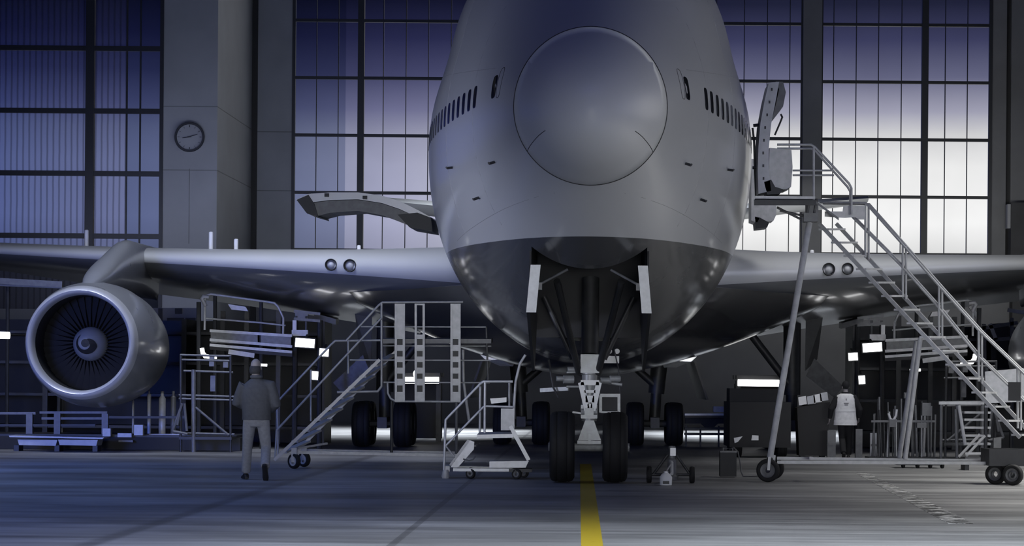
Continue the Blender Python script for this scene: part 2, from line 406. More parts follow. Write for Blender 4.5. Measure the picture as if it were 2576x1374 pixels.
MB().box((0, DW, 23.8), (76, .4, 2.5)).build('wall_back_head', M_walld, kind='structure')
MB().box(((-36+p0)/2, DL, 23.8), (p0+36, .4, 2.5)).build('wall_left_head', M_walld, kind='structure')
MB().box(((-38+p0)/2, DL+.1, 2.3), (p0+38, .3, 4.6)).build('wall_left_base', M_walld, kind='structure')
# side walls with tall glazing
def side(sx, name, n):
    a = MB(); x = sx*38
    a.box((x, 51, 2.5), (.3, 126, 5)); a.box((x, 51, 23.5), (.3, 126, 3)); a.box((x, 4, 13.5), (.3, 32, 17)); a.box((x, 98, 13.5), (.3, 32, 17))
    a.build(name, M_walld, kind='structure')
    f = MB()
    for i in range(21): f.box((x, 21 + i*3, 13.5), (.25, .26 if i % 3 else .5, 17))
    for i in range(8): f.box((x, 51, 5 + i*2.43), (.2, 62, .16))
    o = f.build('window_%d' % n, M_frame, kind='structure')
    MB().box((x + sx*.05, 51, 13.5), (.02, 62, 17)).build('glass', M_pane, o, kind='structure')
side(-1, 'wall_left', 4); side(1, 'wall_right', 5)
# wall cabinet right edge
c = P(2556, 575, 108); 
k = thing('wall_cabinet', (c.x, 111.8, 0), 'dark tall cabinet on the far wall at the right edge of the photo', 'cabinet')
MB().box((X(2572, 111.4), 111.4, P(2556, 575, 111.4).z - 1.0), (1.1, .9, 4.2)).build('cabinet_body', M_dock, k)
MB().box((X(2538, 111.3), 111.3, P(2540, 545, 111.3).z), (.17, .5, 1.05)).build('conduit_box', M_wall, k)
MB().box((X(2572, 111.4), 111.4, (P(2556, 575, 111.4).z - 3.1)/2), (.9, .8, P(2556, 575, 111.4).z - 3.1)).build('plinth', M_dock, k)

# clock
cc = P(477, 345, DL - .1); R = 38*DL/F
ck = thing('wall_clock', (cc.x, DL, cc.z), 'round white dialled clock with dark rim on the pillar', 'clock')
MB().lathe([(0, R*.86), (.06, R*.97), (.14, R), (.2, R*.97), (.2, R*.86), (.13, R*.84)], (cc.x, DL - .0, cc.z), (0, -1, 0), 48).build('rim', M_frame, ck, True)
MB().lathe([(0, R*.85), (.12, R*.85), (.121, .001)], (cc.x, DL, cc.z), (0, -1, 0), 48).build('dial', M_wall, ck)
hm = MB()
for i in range(12):
    a = math.pi*2*i/12; d = Vector((math.sin(a), 0, math.cos(a)))
    hm.bar(cc*0 + Vector((cc.x, DL - .125, cc.z)) + d*R*.66, Vector((cc.x, DL - .125, cc.z)) + d*R*.8, .03, .012)
loose(hm, 'hour_mark', M_frame, ck)
o_ = Vector((cc.x, DL - .14, cc.z))
MB().bar(o_ - Vector((.08, 0, -.0)), o_ + Vector((.32, 0, .1)), .05, .012).build('hour_hand', M_frame, ck)
MB().bar(o_ + Vector((.08, -.01, 0)), o_ + Vector((-.28, -.01, -.04)), .04, .012).build('minute_hand', M_frame, ck)

# floor paint
def paint_mat(name, col, wear, scale):
    m = bpy.data.materials.new(name); m.use_nodes = True; t = m.node_tree; l = t.links.new
    b = t.nodes['Principled BSDF']; b.inputs['Base Color'].default_value = (*col, 1); b.inputs['Roughness'].default_value = .5
    g = t.nodes.new('ShaderNodeTexCoord'); n = t.nodes.new('ShaderNodeTexNoise'); n.inputs['Scale'].default_value = scale; n.inputs['Detail'].default_value = 6; n.inputs['Roughness'].default_value = .7
    l(g.outputs['Object'], n.inputs['Vector'])
    r = t.nodes.new('ShaderNodeMapRange'); r.inputs[1].default_value = wear - .06; r.inputs[2].default_value = wear + .06; l(n.outputs[0], r.inputs[0])
    tr = t.nodes.new('ShaderNodeBsdfTransparent'); mix = t.nodes.new('ShaderNodeMixShader')
    l(r.outputs[0], mix.inputs[0]); l(tr.outputs[0], mix.inputs[1]); l(b.outputs[0], mix.inputs[2]); l(mix.outputs[0], t.nodes['Material Output'].inputs[0])
    return m
a, b_, c_, d_ = floor_pt(1462, 1392), floor_pt(1520, 1392), floor_pt(1487, 1168), floor_pt(1459, 1168)
yl = MB().slab([a, b_, c_, d_], (0, 0, .004)).build('painted_line', paint_mat('yellow_paint', (.44, .32, .010), .30, 2.2))
tag(yl, 'yellow guide line painted on the floor in front of the aircraft nose wheels', 'floor marking')
q = [floor_pt(2150, 1190), floor_pt(2182, 1190), floor_pt(2450, 1318), floor_pt(2385, 1318)]
wl = MB().slab(q, (0, 0, .004)).build('painted_line', paint_mat('worn_white_paint', (.62, .62, .62), .52, 3.2))
tag(wl, 'worn white line painted diagonally on the floor at the right', 'floor marking')

# ------------------------------------------------------------------ the aircraft
AC = thing('airliner', (0, 46.0, 0), 'large four engine jet airliner parked nose-on with open doors', 'aircraft')
Y0 = 38.3     # nose tip
fW = pchip([0, .06, .15, .5, 1, 1.5, 2.2, 2.9, 4.5, 6, 7.6, 9.8, 11.5, 13, 15, 44, 52, 60, 66, 68], [.02, .26, .42, .76, 1.0, 1.19, 1.38, 1.56, 1.95, 2.29, 2.61, 2.95, 3.13, 3.22, 3.25, 3.25, 2.7, 1.7, .7, .3])
fT = pchip([0, .06, .15, .5, 1, 1.5, 2.2, 2.9, 4.5, 6, 7.6, 9.8, 13, 24, 28, 44, 60, 68], [5.87, 6.13, 6.30, 6.68, 7.03, 7.3, 7.65, 8.0, 8.75, 9.5, 10.0, 10.3, 10.35, 10.2, 9.6, 9.5, 9.2, 8.6])
fB = pchip([0, .06, .15, .5, 1, 1.5, 2.2, 2.9, 4.2, 6, 8, 10, 13, 20, 44, 52, 60, 68], [5.83, 5.57, 5.42, 5.15, 4.98, 4.84, 4.52, 4.2, 3.64, 3.08, 2.62, 2.38, 2.24, 2.2, 2.3, 3.3, 5.3, 7.6])
fC = pchip([0, 1.5, 3, 6, 13, 44, 60, 68], [5.85, 6.05, 6.22, 6.3, 6.3, 6.3, 7.0, 8.0])
def sec(s, a):
    """fuselage surface at station s, angle a (0 = +X side, 90 deg = top)"""
    w, c = fW(s), fC(s); t, b = fT(s), fB(s)
    ca, sa = math.cos(a), math.sin(a)
    k = min(max((s - 3)/6, 0), 1)
    e = 2/(2.0 + .25*k) if sa > 0 else 2/(2.0 + .1*k)
    hx = math.copysign(abs(ca)**e, ca); hz = math.copysign(abs(sa)**e, sa)
    x = w*hx
    if sa > 0: x *= 1 - .05*k*math.exp(-((abs(hz) - .42)/.2)**2)
    z = c + hz*((t - c) if sa > 0 else (c - b))
    return Vector((x, Y0 + s, z))
def skin(s, z, sx):
    """point on the skin at station s and height z, and its outward normal"""
    lo, hi = -math.pi/2, math.pi/2
    for _ in range(40):
        mid = (lo + hi)/2
        if sec(s, mid).z < z: lo = mid
        else: hi = mid
    a = (lo+hi)/2; p = sec(s, a); da = sec(s, a + .01) - sec(s, a - .01); ds = sec(s + .05, a) - sec(s - .05, a)
    n = da.cross(ds).normalized()
    if n.x < 0: n = -n
    p.x *= sx; n.x *= sx
    return p, n
ST = [0, .015, .04, .08, .15, .25, .38, .55, .75, 1.0, 1.25, 1.5] + [1.5 + .28*i for i in range(1, 48)] + [15.5 + 1.3*i for i in range(0, 41)]
ST = [s for s in ST if s <= 67.9] + [68]
NA = 120
bm = bmesh.new(); rows = []
for s in ST: rows.append([bm.verts.new(sec(s, 2*math.pi*(i + .5)/NA)) for i in range(NA)])
for i in range(len(ST)-1):
    for k in range(NA):
        q = (k+1) % NA; bm.faces.new((rows[i][k], rows[i][q], rows[i+1][q], rows[i+1][k]))
bm.faces.new(rows[0]); bm.faces.new(rows[-1][::-1])
def cut(co, no): bmesh.ops.bisect_plane(bm, geom=list(bm.verts) + list(bm.edges) + list(bm.faces), plane_co=co, plane_no=no)
RAD = Y0 + 1.5
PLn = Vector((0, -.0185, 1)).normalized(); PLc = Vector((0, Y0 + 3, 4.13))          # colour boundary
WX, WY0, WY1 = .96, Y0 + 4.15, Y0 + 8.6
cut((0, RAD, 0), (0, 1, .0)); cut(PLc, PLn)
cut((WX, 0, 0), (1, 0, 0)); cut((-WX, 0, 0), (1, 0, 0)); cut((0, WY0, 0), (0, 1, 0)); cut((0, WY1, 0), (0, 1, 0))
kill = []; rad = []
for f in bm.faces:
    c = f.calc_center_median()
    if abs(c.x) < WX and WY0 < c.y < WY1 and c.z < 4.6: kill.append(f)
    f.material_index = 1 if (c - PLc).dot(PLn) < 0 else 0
    f.smooth = True
    if c.y < RAD: rad.append(f)
b2 = bm.copy(); b2.faces.ensure_lookup_table()
bmesh.ops.delete(bm, geom=kill + rad, context='FACES')
bmesh.ops.delete(b2, geom=[f for f in b2.faces if f.calc_center_median().y >= RAD], context='FACES')
def link_bm(b, name, mats, parent):
    bmesh.ops.recalc_face_normals(b, faces=b.faces)
    me = bpy.data.meshes.new(name); b.to_mesh(me); b.free(); me.transform(Matrix.Translation(-parent.location))
    for m in mats: me.materials.append(m)
    o = bpy.data.objects.new(name, me); COL.objects.link(o); o.parent = parent; return o
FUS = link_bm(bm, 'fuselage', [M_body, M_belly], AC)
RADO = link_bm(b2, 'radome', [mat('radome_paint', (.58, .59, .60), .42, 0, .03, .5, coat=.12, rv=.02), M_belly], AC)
sm = MB(); ring = [sec(1.5, 2*math.pi*i/96) for i in range(96)]
for i in range(96):
    sm.tube(ring[i], ring[(i+1) % 96], .011, 6)
for sx in (-1, 1):   # lightning strips
    pts = []
    for t in range(9):
        s = 1.5 - 1.0*t/8; a = math.radians(-35 + 9*t/8); p = sec(s, a if sx > 0 else math.pi - a); pts.append(p)
    for u, v in zip(pts, pts[1:]): sm.tube(u, v, .006, 5)
sm.build('radome_seam', M_seam, RADO)
# skin seams on the nose
sm = MB()
for sx in (-1, 1):
    for (s0, z0, s1, z1) in ((2.0, 4.75, 8.6, 4.35), (3.2, 6.85, 12, 7.7)):
        pts = []
        for t in range(15):
            k = t/14; p, n = skin(s0 + (s1-s0)*k, z0 + (z1-z0)*k, sx); pts.append(p)
        for u, v in zip(pts, pts[1:]): sm.tube(u, v, .004, 4)
    for s in (4.6, 7.4):
        pts = [skin(s, z, sx)[0] for z in np.linspace(4.4, 8.6, 16)]
        for u, v in zip(pts, pts[1:]): sm.tube(u, v, .004, 4)
    pts = [skin(s, 8.9 - .0*s, sx)[0] for s in np.linspace(4.9, 14, 20)]
loose(sm, 'skin_seam', mat('faint_seam', (.30, .30, .31), .5), FUS)
def patch(mb, s, z, sx, ws, hz, lift=.006, th=.02, n=5):
    """rounded plate lying on the skin"""
    out = []
    for i in range(n*4):
        a = 2*math.pi*i/(n*4); ca, sa = math.cos(a), math.sin(a)
        du = math.copysign(abs(ca)**.5, ca)*ws/2; dz = math.copysign(abs(sa)**.5, sa)*hz/2
        p, nn = skin(s + du, z + dz, sx); out.append((p + nn*lift, p - nn*th))
    m = len(out); vs = [o[0] for o in out] + [o[1] for o in out]
    mb.add(vs, [tuple(range(m)), tuple(range(m, 2*m))[::-1]] + [(i, (i+1) % m, (i+1) % m + m, i + m) for i in range(m)])
for sx in (-1, 1):
    st = [2.95, 4.45] + [4.95 + .53*i for i in range(22)]
    for i, s in enumerate(st):
        w = MB(); patch(w, s, 6.52, sx, .25 if i else .3, .37); w.build('cabin_window', M_glassd, AC)
    for (s, z, w_, h_) in ((4.62, 8.52, .42, .34), (5.25, 8.72, .55, .38), (5.95, 8.80, .55, .36)):
        w = MB(); patch(w, s, z, sx, w_, h_); w.build('cockpit_window', M_glassd, AC)
    f = MB()
    # dark ring ahead of first window: probe and static ports
    for (s, z) in ((3.4, 5.35), (6.9, 5.55), (5.2, 4.9)):
        p, n = skin(s, z, sx); f.tube(p, p + n*.10, .022, 8); f.tube(p + n*.10, p + n*.10 + Vector((0, -.16, 0)), .016, 8)
    loose(f, 'air_data_probe', M_dark, AC)
    # seam of the first cabin door outline ahead
    f = MB()
    for (s, z) in ((2.62, 6.55),):
        pts = []
        for i in range(25):
            a = 2*math.pi*i/24; p, n = skin(s + .13*math.copysign(abs(math.cos(a))**.6, math.cos(a)), z + .24*math.copysign(abs(math.sin(a))**.6, math.sin(a)), sx); pts.append(p)
        for u, v in zip(pts, pts[1:]): f.tube(u, v, .006, 5)
    f.build('access_panel_seam', M_seam, AC)

# nose wheel well
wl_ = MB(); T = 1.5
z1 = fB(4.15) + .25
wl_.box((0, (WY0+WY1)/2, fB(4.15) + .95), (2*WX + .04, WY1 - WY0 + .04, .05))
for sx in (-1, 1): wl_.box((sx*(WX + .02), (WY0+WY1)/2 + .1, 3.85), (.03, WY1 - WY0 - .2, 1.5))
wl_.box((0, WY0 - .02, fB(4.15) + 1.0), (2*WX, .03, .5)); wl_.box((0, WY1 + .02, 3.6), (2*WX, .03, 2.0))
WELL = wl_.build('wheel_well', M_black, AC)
br = MB()
for sx in (-1, 1):
    br.tube((sx*.36, WY0 + .3, fB(4.15) + .0), (sx*.86, WY0 + .12, 3.38), .022)
    br.box((sx*.84, WY0 + .15, 3.37), (.12, .12, .12))
loose(br, 'door_rod', M_steeld, AC)
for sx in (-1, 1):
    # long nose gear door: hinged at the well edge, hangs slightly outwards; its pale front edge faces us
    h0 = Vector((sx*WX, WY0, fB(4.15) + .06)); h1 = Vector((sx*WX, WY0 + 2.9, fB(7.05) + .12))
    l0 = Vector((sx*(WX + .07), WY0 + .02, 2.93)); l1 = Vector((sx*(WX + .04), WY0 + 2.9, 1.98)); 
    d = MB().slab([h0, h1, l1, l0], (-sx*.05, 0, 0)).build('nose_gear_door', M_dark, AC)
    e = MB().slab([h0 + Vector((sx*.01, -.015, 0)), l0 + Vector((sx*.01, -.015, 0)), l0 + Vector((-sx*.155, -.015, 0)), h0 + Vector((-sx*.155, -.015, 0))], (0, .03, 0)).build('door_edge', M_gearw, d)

# nose gear
def tyre(mb_t, mb_h, c, r, w, axis=(1, 0, 0)):
    a = Vector(axis); c = Vector(c)
    prof = [(-w*.5*.8, r*.62), (-w*.5, r*.72), (-w*.5, r*.86), (-w*.42, r*.955), (-w*.25, r*.992), (-w*.2, r*.97), (-w*.17, r*.995), (0, r), (w*.17, r*.995), (w*.2, r*.97), (w*.25, r*.992), (w*.42, r*.955), (w*.5, r*.86), (w*.5, r*.72), (w*.4, r*.62)]
    mb_t.lathe(prof, c, a, 48)
    if mb_h is not None:
        mb_h.lathe([(-w*.36, .05), (-w*.38, r*.3), (-w*.3, r*.45), (-w*.42, r*.63), (w*.42, r*.63), (w*.3, r*.45), (w*.38, r*.3), (w*.36, .05)], c, a, 32)
GD = 45.6
NG = MB()
def g(x, y, D=GD): return P(x, y, D)
NG.tube(g(1482, 1118), g(1482, 1060), .10, 20); NG.tube(g(1482, 1060), g(1484, 893), .135, 20)
gear = NG.build('nose_gear_strut', M_gear, AC, True, 50)
MB().tube(g(1484, 893), g(1486, 700, GD + .3), .155, 20).build('upper_strut', M_dark, gear, True, 50)  # dark metal stands in for the shade of the wheel well
h = MB()
h.lathe([(-.19, .10), (-.17, .165), (.17, .165), (.19, .10)], g(1484, 918), (0, 0, 1), 24)
h.box(g(1484, 915, GD - .17), (.33, .10, .33)); h.box(g(1484, 925, GD - .23), (.10, .05, .12))
h.build('steering_collar', M_gear, gear)
h = MB()    # upper torque link with two lightening holes
D0 = GD - .26
A, B, C_, E = g(1457, 960, D0), g(1511, 960, D0), g(1494, 1033, D0), g(1474, 1033, D0)
h.bar(g(1461, 962, D0), g(1477, 1033, D0), .10, .06); h.bar(g(1507, 962, D0), g(1491, 1033, D0), .10, .06)
h.bar(g(1461, 963, D0), g(1507, 963, D0), .06, .09); h.bar(g(1470, 985, D0), g(1498, 985, D0), .06, .05); h.bar(g(1473, 1004, D0), g(1495, 1004, D0), .06, .12); h.bar(g(1478, 1025, D0), g(1490, 1025, D0), .06, .12)
h.build('torque_link', mat('torque_link_grey', (.52, .53, .53), .42, .1, .12, 9), gear)
h = MB()
h.box(g(1482, 1036, GD - .1), (.29, .28, .24)); h.box(g(1482, 1036, GD - .26), (.16, .08, .13))
h.tube(g(1462, 1036, GD-.22), g(1502, 1036, GD-.22), .06, 12)
h.build('lower_collar', M_gear, gear)
h = MB()    # lower torque link flaring to the axle
h.slab([g(1472, 1058, D0), g(1494, 1058, D0), g(1512, 1108, D0), g(1454, 1108, D0)], (0, .08, 0))
h.box(g(1482, 1113, D0 + .03), (.42, .1, .06)); h.box(g(1483, 1103, D0 - .05), (.05, .05, .16))
h.build('lower_torque_link', M_gear, gear)
MB().tube(Vector((-.70, GD, .63)), Vector((.74, GD, .63)), .075, 16).build('axle', M_gear, gear)
for x in (1414.5, 1547):
    t, hb = MB(), MB(); p = P(x, 1124, GD); c = (p.x, GD, .635)
    tyre(t, hb, c, .632, .44)
    o = t.build('nose_wheel_tyre', M_rub, AC, True, 60); hb.build('wheel_hub', M_gear, o, True)
h = MB()
h.bar(g(1510, 995, GD-.05), g(1560, 995, GD-.05), .05, .06); h.bar(g(1511, 995, GD-.05), g(1511, 1038, GD-.05), .05, .045); h.bar(g(1557, 995, GD-.05), g(1557, 1037, GD-.05), .05, .06)
h.box(g(1534, 1037, GD-.05), (.32, .06, .03))
LB = h.build('light_bracket', M_gear, gear)
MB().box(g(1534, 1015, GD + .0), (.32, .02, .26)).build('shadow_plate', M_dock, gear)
h = MB()
for (x, y, r) in ((1430, 955, .075), (1413, 953, .045), (1441, 930, .05), (1524, 958, .06), (1547, 953, .055)):
    h.lathe([(-.1, r*.7), (-.09, r), (.09, r), (.1, r*.7)], g(x, y, GD - .08), (1, .2, 0), 16)
h.tube(g(1425, 937, GD-.1), g(1463, 937, GD-.1), .018); h.tube(g(1425, 973, GD-.1), g(1462, 973, GD-.1), .022)
h.tube(g(1505, 960, GD-.05), g(1565, 968, GD-.05), .03); h.bar(g(1360, 982, GD+.2), g(1430, 978, GD), .06, .07); h.bar(g(1440, 1037, GD-.1), g(1462, 1040, GD-.1), .04, .03)
loose(h, 'steering_cylinder', M_gear, gear, True)
h = MB()
for sx in (-1, 1):
    h.tube(Vector((sx*.17, GD - .1, 1.95)), Vector((sx*.55, GD - 2.0, 3.5)), .06, 12)
    h.tube(Vector((sx*.28, GD + .1, 2.2)), Vector((sx*.8, GD + .2, 3.3)), .05, 12)
loose(h, 'drag_brace', M_dark, gear)
h = MB()
h.path([g(1380, 905), g(1385, 935), g(1392, 975), g(1405, 1000)], .018, 8); h.path([g(1545, 880), g(1556, 930), g(1560, 990)], .012, 8)
h.path([g(1440, 880), g(1446, 905), g(1455, 935)], .02, 8)
loose(h, 'hydraulic_hose', M_dark, gear)
h = MB()
h.box(g(1535, 905, GD+.6), (.32, .12, .13)); h.build('taxi_light', M_gearw, gear)
for x in (1533, 1552): MB().lathe([(0, .05), (.06, .045), (.065, .001)], g(x, 884, GD+.2), (0, -1, 0), 16).build('lamp_lens', M_white, gear)

# wings
fLE = lambda x: Y0 + 20.8 + (x - 3.0)*(.93 if x < 12 else 0) + ((9*.93 + (x - 12)*.78) if x >= 12 else 0)
fZ = lambda x: 4.32 + .075*(x - 3)
fCh = pchip([2.0, 3.2, 8, 12.5, 21, 32.3], [16.5, 15.0, 11.2, 9.0, 6.6, 4.0])
fTh = pchip([2.0, 3.2, 6, 12.5, 21, 32.3], [.135, .13, .115, .095, .085, .08])
def airfoil(x):
    c, t = fCh(x), fTh(x); le, z = fLE(x), fZ(x); up, lo = [], []
    tw = .035 - .0015*x
    for i in range(22):
        u = (1 - math.cos(math.pi*i/21))/2
        yt = 5*t*(.2969*math.sqrt(u) - .126*u - .3516*u*u + .2843*u**3 - .1036*u**4)
        cam_ = .012*math.sin(math.pi*u)
        up.append((u, yt*.82 + cam_)); lo.append((u, -yt*1.18 + cam_))
    pts = lo[::-1] + up[1:]
    return [(le + u*c, z + v*c - tw*u*c*1.2 - .062*u*u*c*min(1, max(0, (24 - x)/10))) for u, v in pts]
M_wlow = mat('wing_underside_shade', (.15, .153, .157), .3, 0, .04, .5, coat=.4, rv=.02)  # underside shade put into the colour: wing skin darkened for downward faces
def wing(sx):
    rs = []
    for x in list(np.linspace(2.0, 8, 12)) + list(np.linspace(9, 32.3, 20)):
        rs.append([Vector((sx*x, y, z)) for y, z in airfoil(x)])
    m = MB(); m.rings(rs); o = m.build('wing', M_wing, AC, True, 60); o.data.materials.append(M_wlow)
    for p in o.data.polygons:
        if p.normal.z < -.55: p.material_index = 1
    for (dx, r) in ((5.75, .155), (6.25, .145)):
        y = fLE(dx) ; c = Vector((sx*dx, y - .03, fZ(dx) + .03))
        MB().lathe([(-.3, r), (.10, r), (.115, r*.93), (.10, r*.84), (-.05, r*.8), (-.05, .001)], c, (0, -1, 0), 28).build('landing_light_ring', M_dark, o, True, 40)
        MB().lathe([(0, r*.8), (.06, r*.6), (.085, r*.3), (.09, .001)], c, (0, -1, 0), 28).build('landing_light_lens', M_alul, o, True, 60)
    return o
WL, WR = wing(-1), wing(1)
# wing to body fairing
rs = []
fw = pchip([16.5, 19, 22, 25.5, 36, 42, 49], [1.2, 2.7, 4.3, 6.2, 6.2, 4.0, 1.0]); fb = pchip([16.5, 19, 22, 27, 38, 44, 49], [2.45, 2.25, 2.06, 1.97, 1.97, 2.1, 2.6])
for s in np.linspace(16.5, 49, 34):
    w, b = fw(s), fb(s); ring = []
    for t in np.linspace(-1, 1, 33): ring.append(Vector((w*t, Y0 + s, b + (3.95 - b)*abs(t)**1.65)))
    for t in np.linspace(1, -1, 9)[1:-1]: ring.append(Vector((w*t*.97, Y0 + s, 4.05)))
    rs.append(ring)
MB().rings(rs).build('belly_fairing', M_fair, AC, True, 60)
# tailplane and fin
def stab(sx):
    rs = []
    for x in np.linspace(.4, 11.1, 8):
        k = x/11.1; c = 9.2 - 6.2*k; le = Y0 + 55.5 + 8.2*k; z = 7.75 + .135*x
        rs.append([Vector((sx*x, le + c*u, z + v*c)) for u, v in [(1, 0), (.75, -.028), (.4, -.05), (.1, -.036), (0, 0), (.1, .036), (.4, .05), (.75, .028)]])
    return MB().rings(rs).build('tailplane', M_wing, AC, True, 60)
stab(-1); stab(1)
rs = []
for k in np.linspace(0, 1, 6):
    c = 11 - 7.2*k; le = Y0 + 53 + 8.5*k; z = 9.0 + 9.5*k
    rs.append([Vector((v*c, le + c*u, z)) for u, v in [(1, 0), (.7, -.03), (.35, -.05), (.08, -.03), (0, 0), (.08, .03), (.35, .05), (.7, .03)]])
MB().rings(rs).build('fin', M_body, AC, True, 60)

# engines
def engine(sx):
    c = PM(199, 861, 61.3, sx); c.x = sx*abs(c.x); R = 1.39
    toe = Vector((-sx*.035, 1, -.02)).normalized()
    n = MB()
    n.lathe([(.30, R*.985), (.7, R*1.05), (1.4, R*1.105), (2.2, R*1.11), (3.2, R*1.06), (4.2, R*.96), (5.0, R*.84), (5.3, R*.80), (5.3, R*.74), (4.4, R*.7)], c, toe, 72)
    eng = n.build('engine', mat('nacelle_paint', (.25, .26, .28), .3, .05, .05, 1.5, coat=.4), AC, True, 60)
    n = MB(); n.lathe([(.30, R*.985), (.12, R*.955), (.03, R*.925), (0, R*.895), (.03, R*.865), (.12, R*.84), (.35, R*.825)], c, toe, 72); n.build('intake_lip', M_lip, eng, True, 60)
    n = MB(); n.lathe([(.35, R*.825), (.7, R*.83), (1.3, R*.84)], c, toe, 72); n.build('intake_duct', M_black, eng, True, 60)
    n = MB(); x, y, d = basis(toe); fc = c + d*1.25
    for i in range(38):
        a = 2*math.pi*i/38; e = x*math.cos(a) + y*math.sin(a); tt = e.cross(d)
        q0, q1 = fc + e*.36, fc + e*R*.835
        n.add([q0 - tt*.03 - d*.09, q0 + tt*.03 + d*.09, q1 + tt*.11 + d*.05, q1 - tt*.11 - d*.05], [(0, 1, 2, 3)])
    n.lathe([(.16, R*.84), (.16, .2)], fc, d, 48)
    n.build('fan', mat('fan_black', (.006, .006, .007), .6, 0), eng)
    n = MB(); n.lathe([(0, .42), (-.18, .40), (-.38, .30), (-.55, .16), (-.63, .05), (-.64, .001)], fc, d, 40); spn = n.build('spinner', mat('spinner_grey', (.30, .31, .33), .4, .1), eng, True, 60)
    # painted comma
    n = MB()
    prof = pchip([0, .05, .16, .30, .40, .43], [-.645, -.635, -.56, -.39, -.19, 0])
    th0 = 0; outer = []; inner = []
    for i in range(31):
        t = i/30; a = math.radians(95) - math.radians(330)*t
        r_o = .06 + .21*min(1, t*3)*(1 - .06*t); r_i = max(.012, r_o - (.20*(1 - t)**.8 + .004))
        for lst, r in ((outer, r_o), (inner, r_i)):
            lst.append(fc + (x*math.cos(a) + y*math.sin(a))*r + d*(prof(r) - .012))
    for i in range(30): n.add([outer[i], outer[i+1], inner[i+1], inner[i]], [(0, 1, 2, 3)])
    n.lathe([(-.0, .001), (.02, .10)], fc + d*(-.652), d, 20)
    n.build('spiral_mark', M_black, eng)
    # core and exhaust
    n = MB(); n.lathe([(4.2, .75), (5.6, .72), (6.6, .5), (6.6, .4), (7.4, .06)], c, toe, 32); n.build('core_exhaust', M_dark, eng, True, 60)
    # pylon
    rs = []
    for k in np.linspace(0, 1, 16):
        yy = c.y + .75 + 8.3*k
        top = c.z + R*1.02 + 1.32*min(1, k/.5)**.85; bot = c.z + R*.98 - .06
        xx = c.x - sx*.035*(yy - c.y)
        w = max(.05, .34*min(1, (k + .02)/.18)**.5*(1 if k < .6 else 1 - .8*(k - .6)/.4))
        rs.append([Vector((xx + w*math.cos(t), yy, (top+bot)/2 + (top-bot)/2*math.copysign(abs(math.sin(t))**.6, math.sin(t)))) for t in np.linspace(0, 2*math.pi, 21)[:-1]])
    MB().rings(rs).build('pylon', mat('nacelle_paint', (.5, .5, .5)), eng, True, 60)
engine(-1); engine(1)

# main landing gear
def bogie(cx, cy, name, legtop, sx, lean):
    L_ = MB(); L_.tube((cx, cy, .62), (cx + lean*.25, cy, 1.5), .16, 16); L_.tube((cx + lean*.25, cy, 1.5), (cx + lean, cy, legtop), .24, 16)
    L_.bar((cx, cy - .95, .66), (cx, cy + .95, .66), .26, .3)
    L_.tube((cx + lean*.3, cy - .1, 1.7), (cx + lean*.3 - sx*1.5, cy - .3, legtop), .11, 12)
    o = L_.build(name, M_dark, AC, True, 50)
    for dy in (-.74, .74):
        MB().tube((cx - .75, cy + dy, .63), (cx + .75, cy + dy, .63), .09, 12).build('axle', M_dark, o)
        for dx in (-.56, .56):
            t, hb = MB(), MB(); tyre(t, hb, (cx + dx, cy + dy, .625), .622, .48)
            w = t.build('main_wheel_tyre', M_rub, AC, True, 60); hb.build('wheel_hub', M_gear, w, True)
for sx in (-1, 1):
    bogie(sx*5.6, 70.6, 'wing_gear_strut', 3.6, sx, 0)
    bogie(sx*1.92, 74.4, 'body_gear_strut', 3.0, sx, sx*.2)
    D = 68.9
    a = [PM(830, 970, D, sx), PM(905, 905, D, sx), PM(935, 925, D, sx), PM(850, 1000, D, sx)]
    MB().slab([PM(838, 963, D, sx), PM(913, 893, D - .3, sx), PM(932, 938, D - .3, sx), PM(862, 990, D, sx)], (0, .07, 0)).build('wing_gear_door', M_steeld, AC)
    MB().slab([PM(893, 790, D, sx), PM(935, 790, D, sx), PM(935, 925, D - .2, sx), PM(905, 895, D - .2, sx)], (0, .07, 0)).build('wing_gear_door', M_dark, AC)
    MB().slab([Vector((sx*2.9, 70.5, 2.4)), Vector((sx*2.9, 76.5, 2.4)), Vector((sx*3.25, 76.5, 1.35)), Vector((sx*3.25, 70.5, 1.35))], (sx*.06, 0, 0)).build('body_gear_door', M_dark, AC)
    # inboard flaps and fairing edges, seen pale beneath the dark belly
    MB().slab([PM(1208, 893, 66, sx), PM(1262, 905, 66, sx), PM(1292, 914, 66.5, sx), PM(1290, 922, 66.5, sx), PM(1258, 921, 66, sx), PM(1222, 906, 66, sx)], (0, .6, .03)).build('flap_edge', M_wing, AC)
    MB().slab([PM(1333, 913, 66, sx), PM(1380, 911, 66, sx), PM(1404, 898, 66, sx), PM(1406, 920, 66, sx), PM(1380, 921, 66, sx), PM(1335, 920, 66, sx)], (0, .6, .03)).build('flap_edge', M_wing, AC)
    MB().slab([PM(845, 803, 72, sx), PM(790, 787, 72, sx), PM(790, 800, 72, sx), PM(845, 818, 72, sx)], (0, .8, .05)).build('flap_edge', M_steeld, AC)

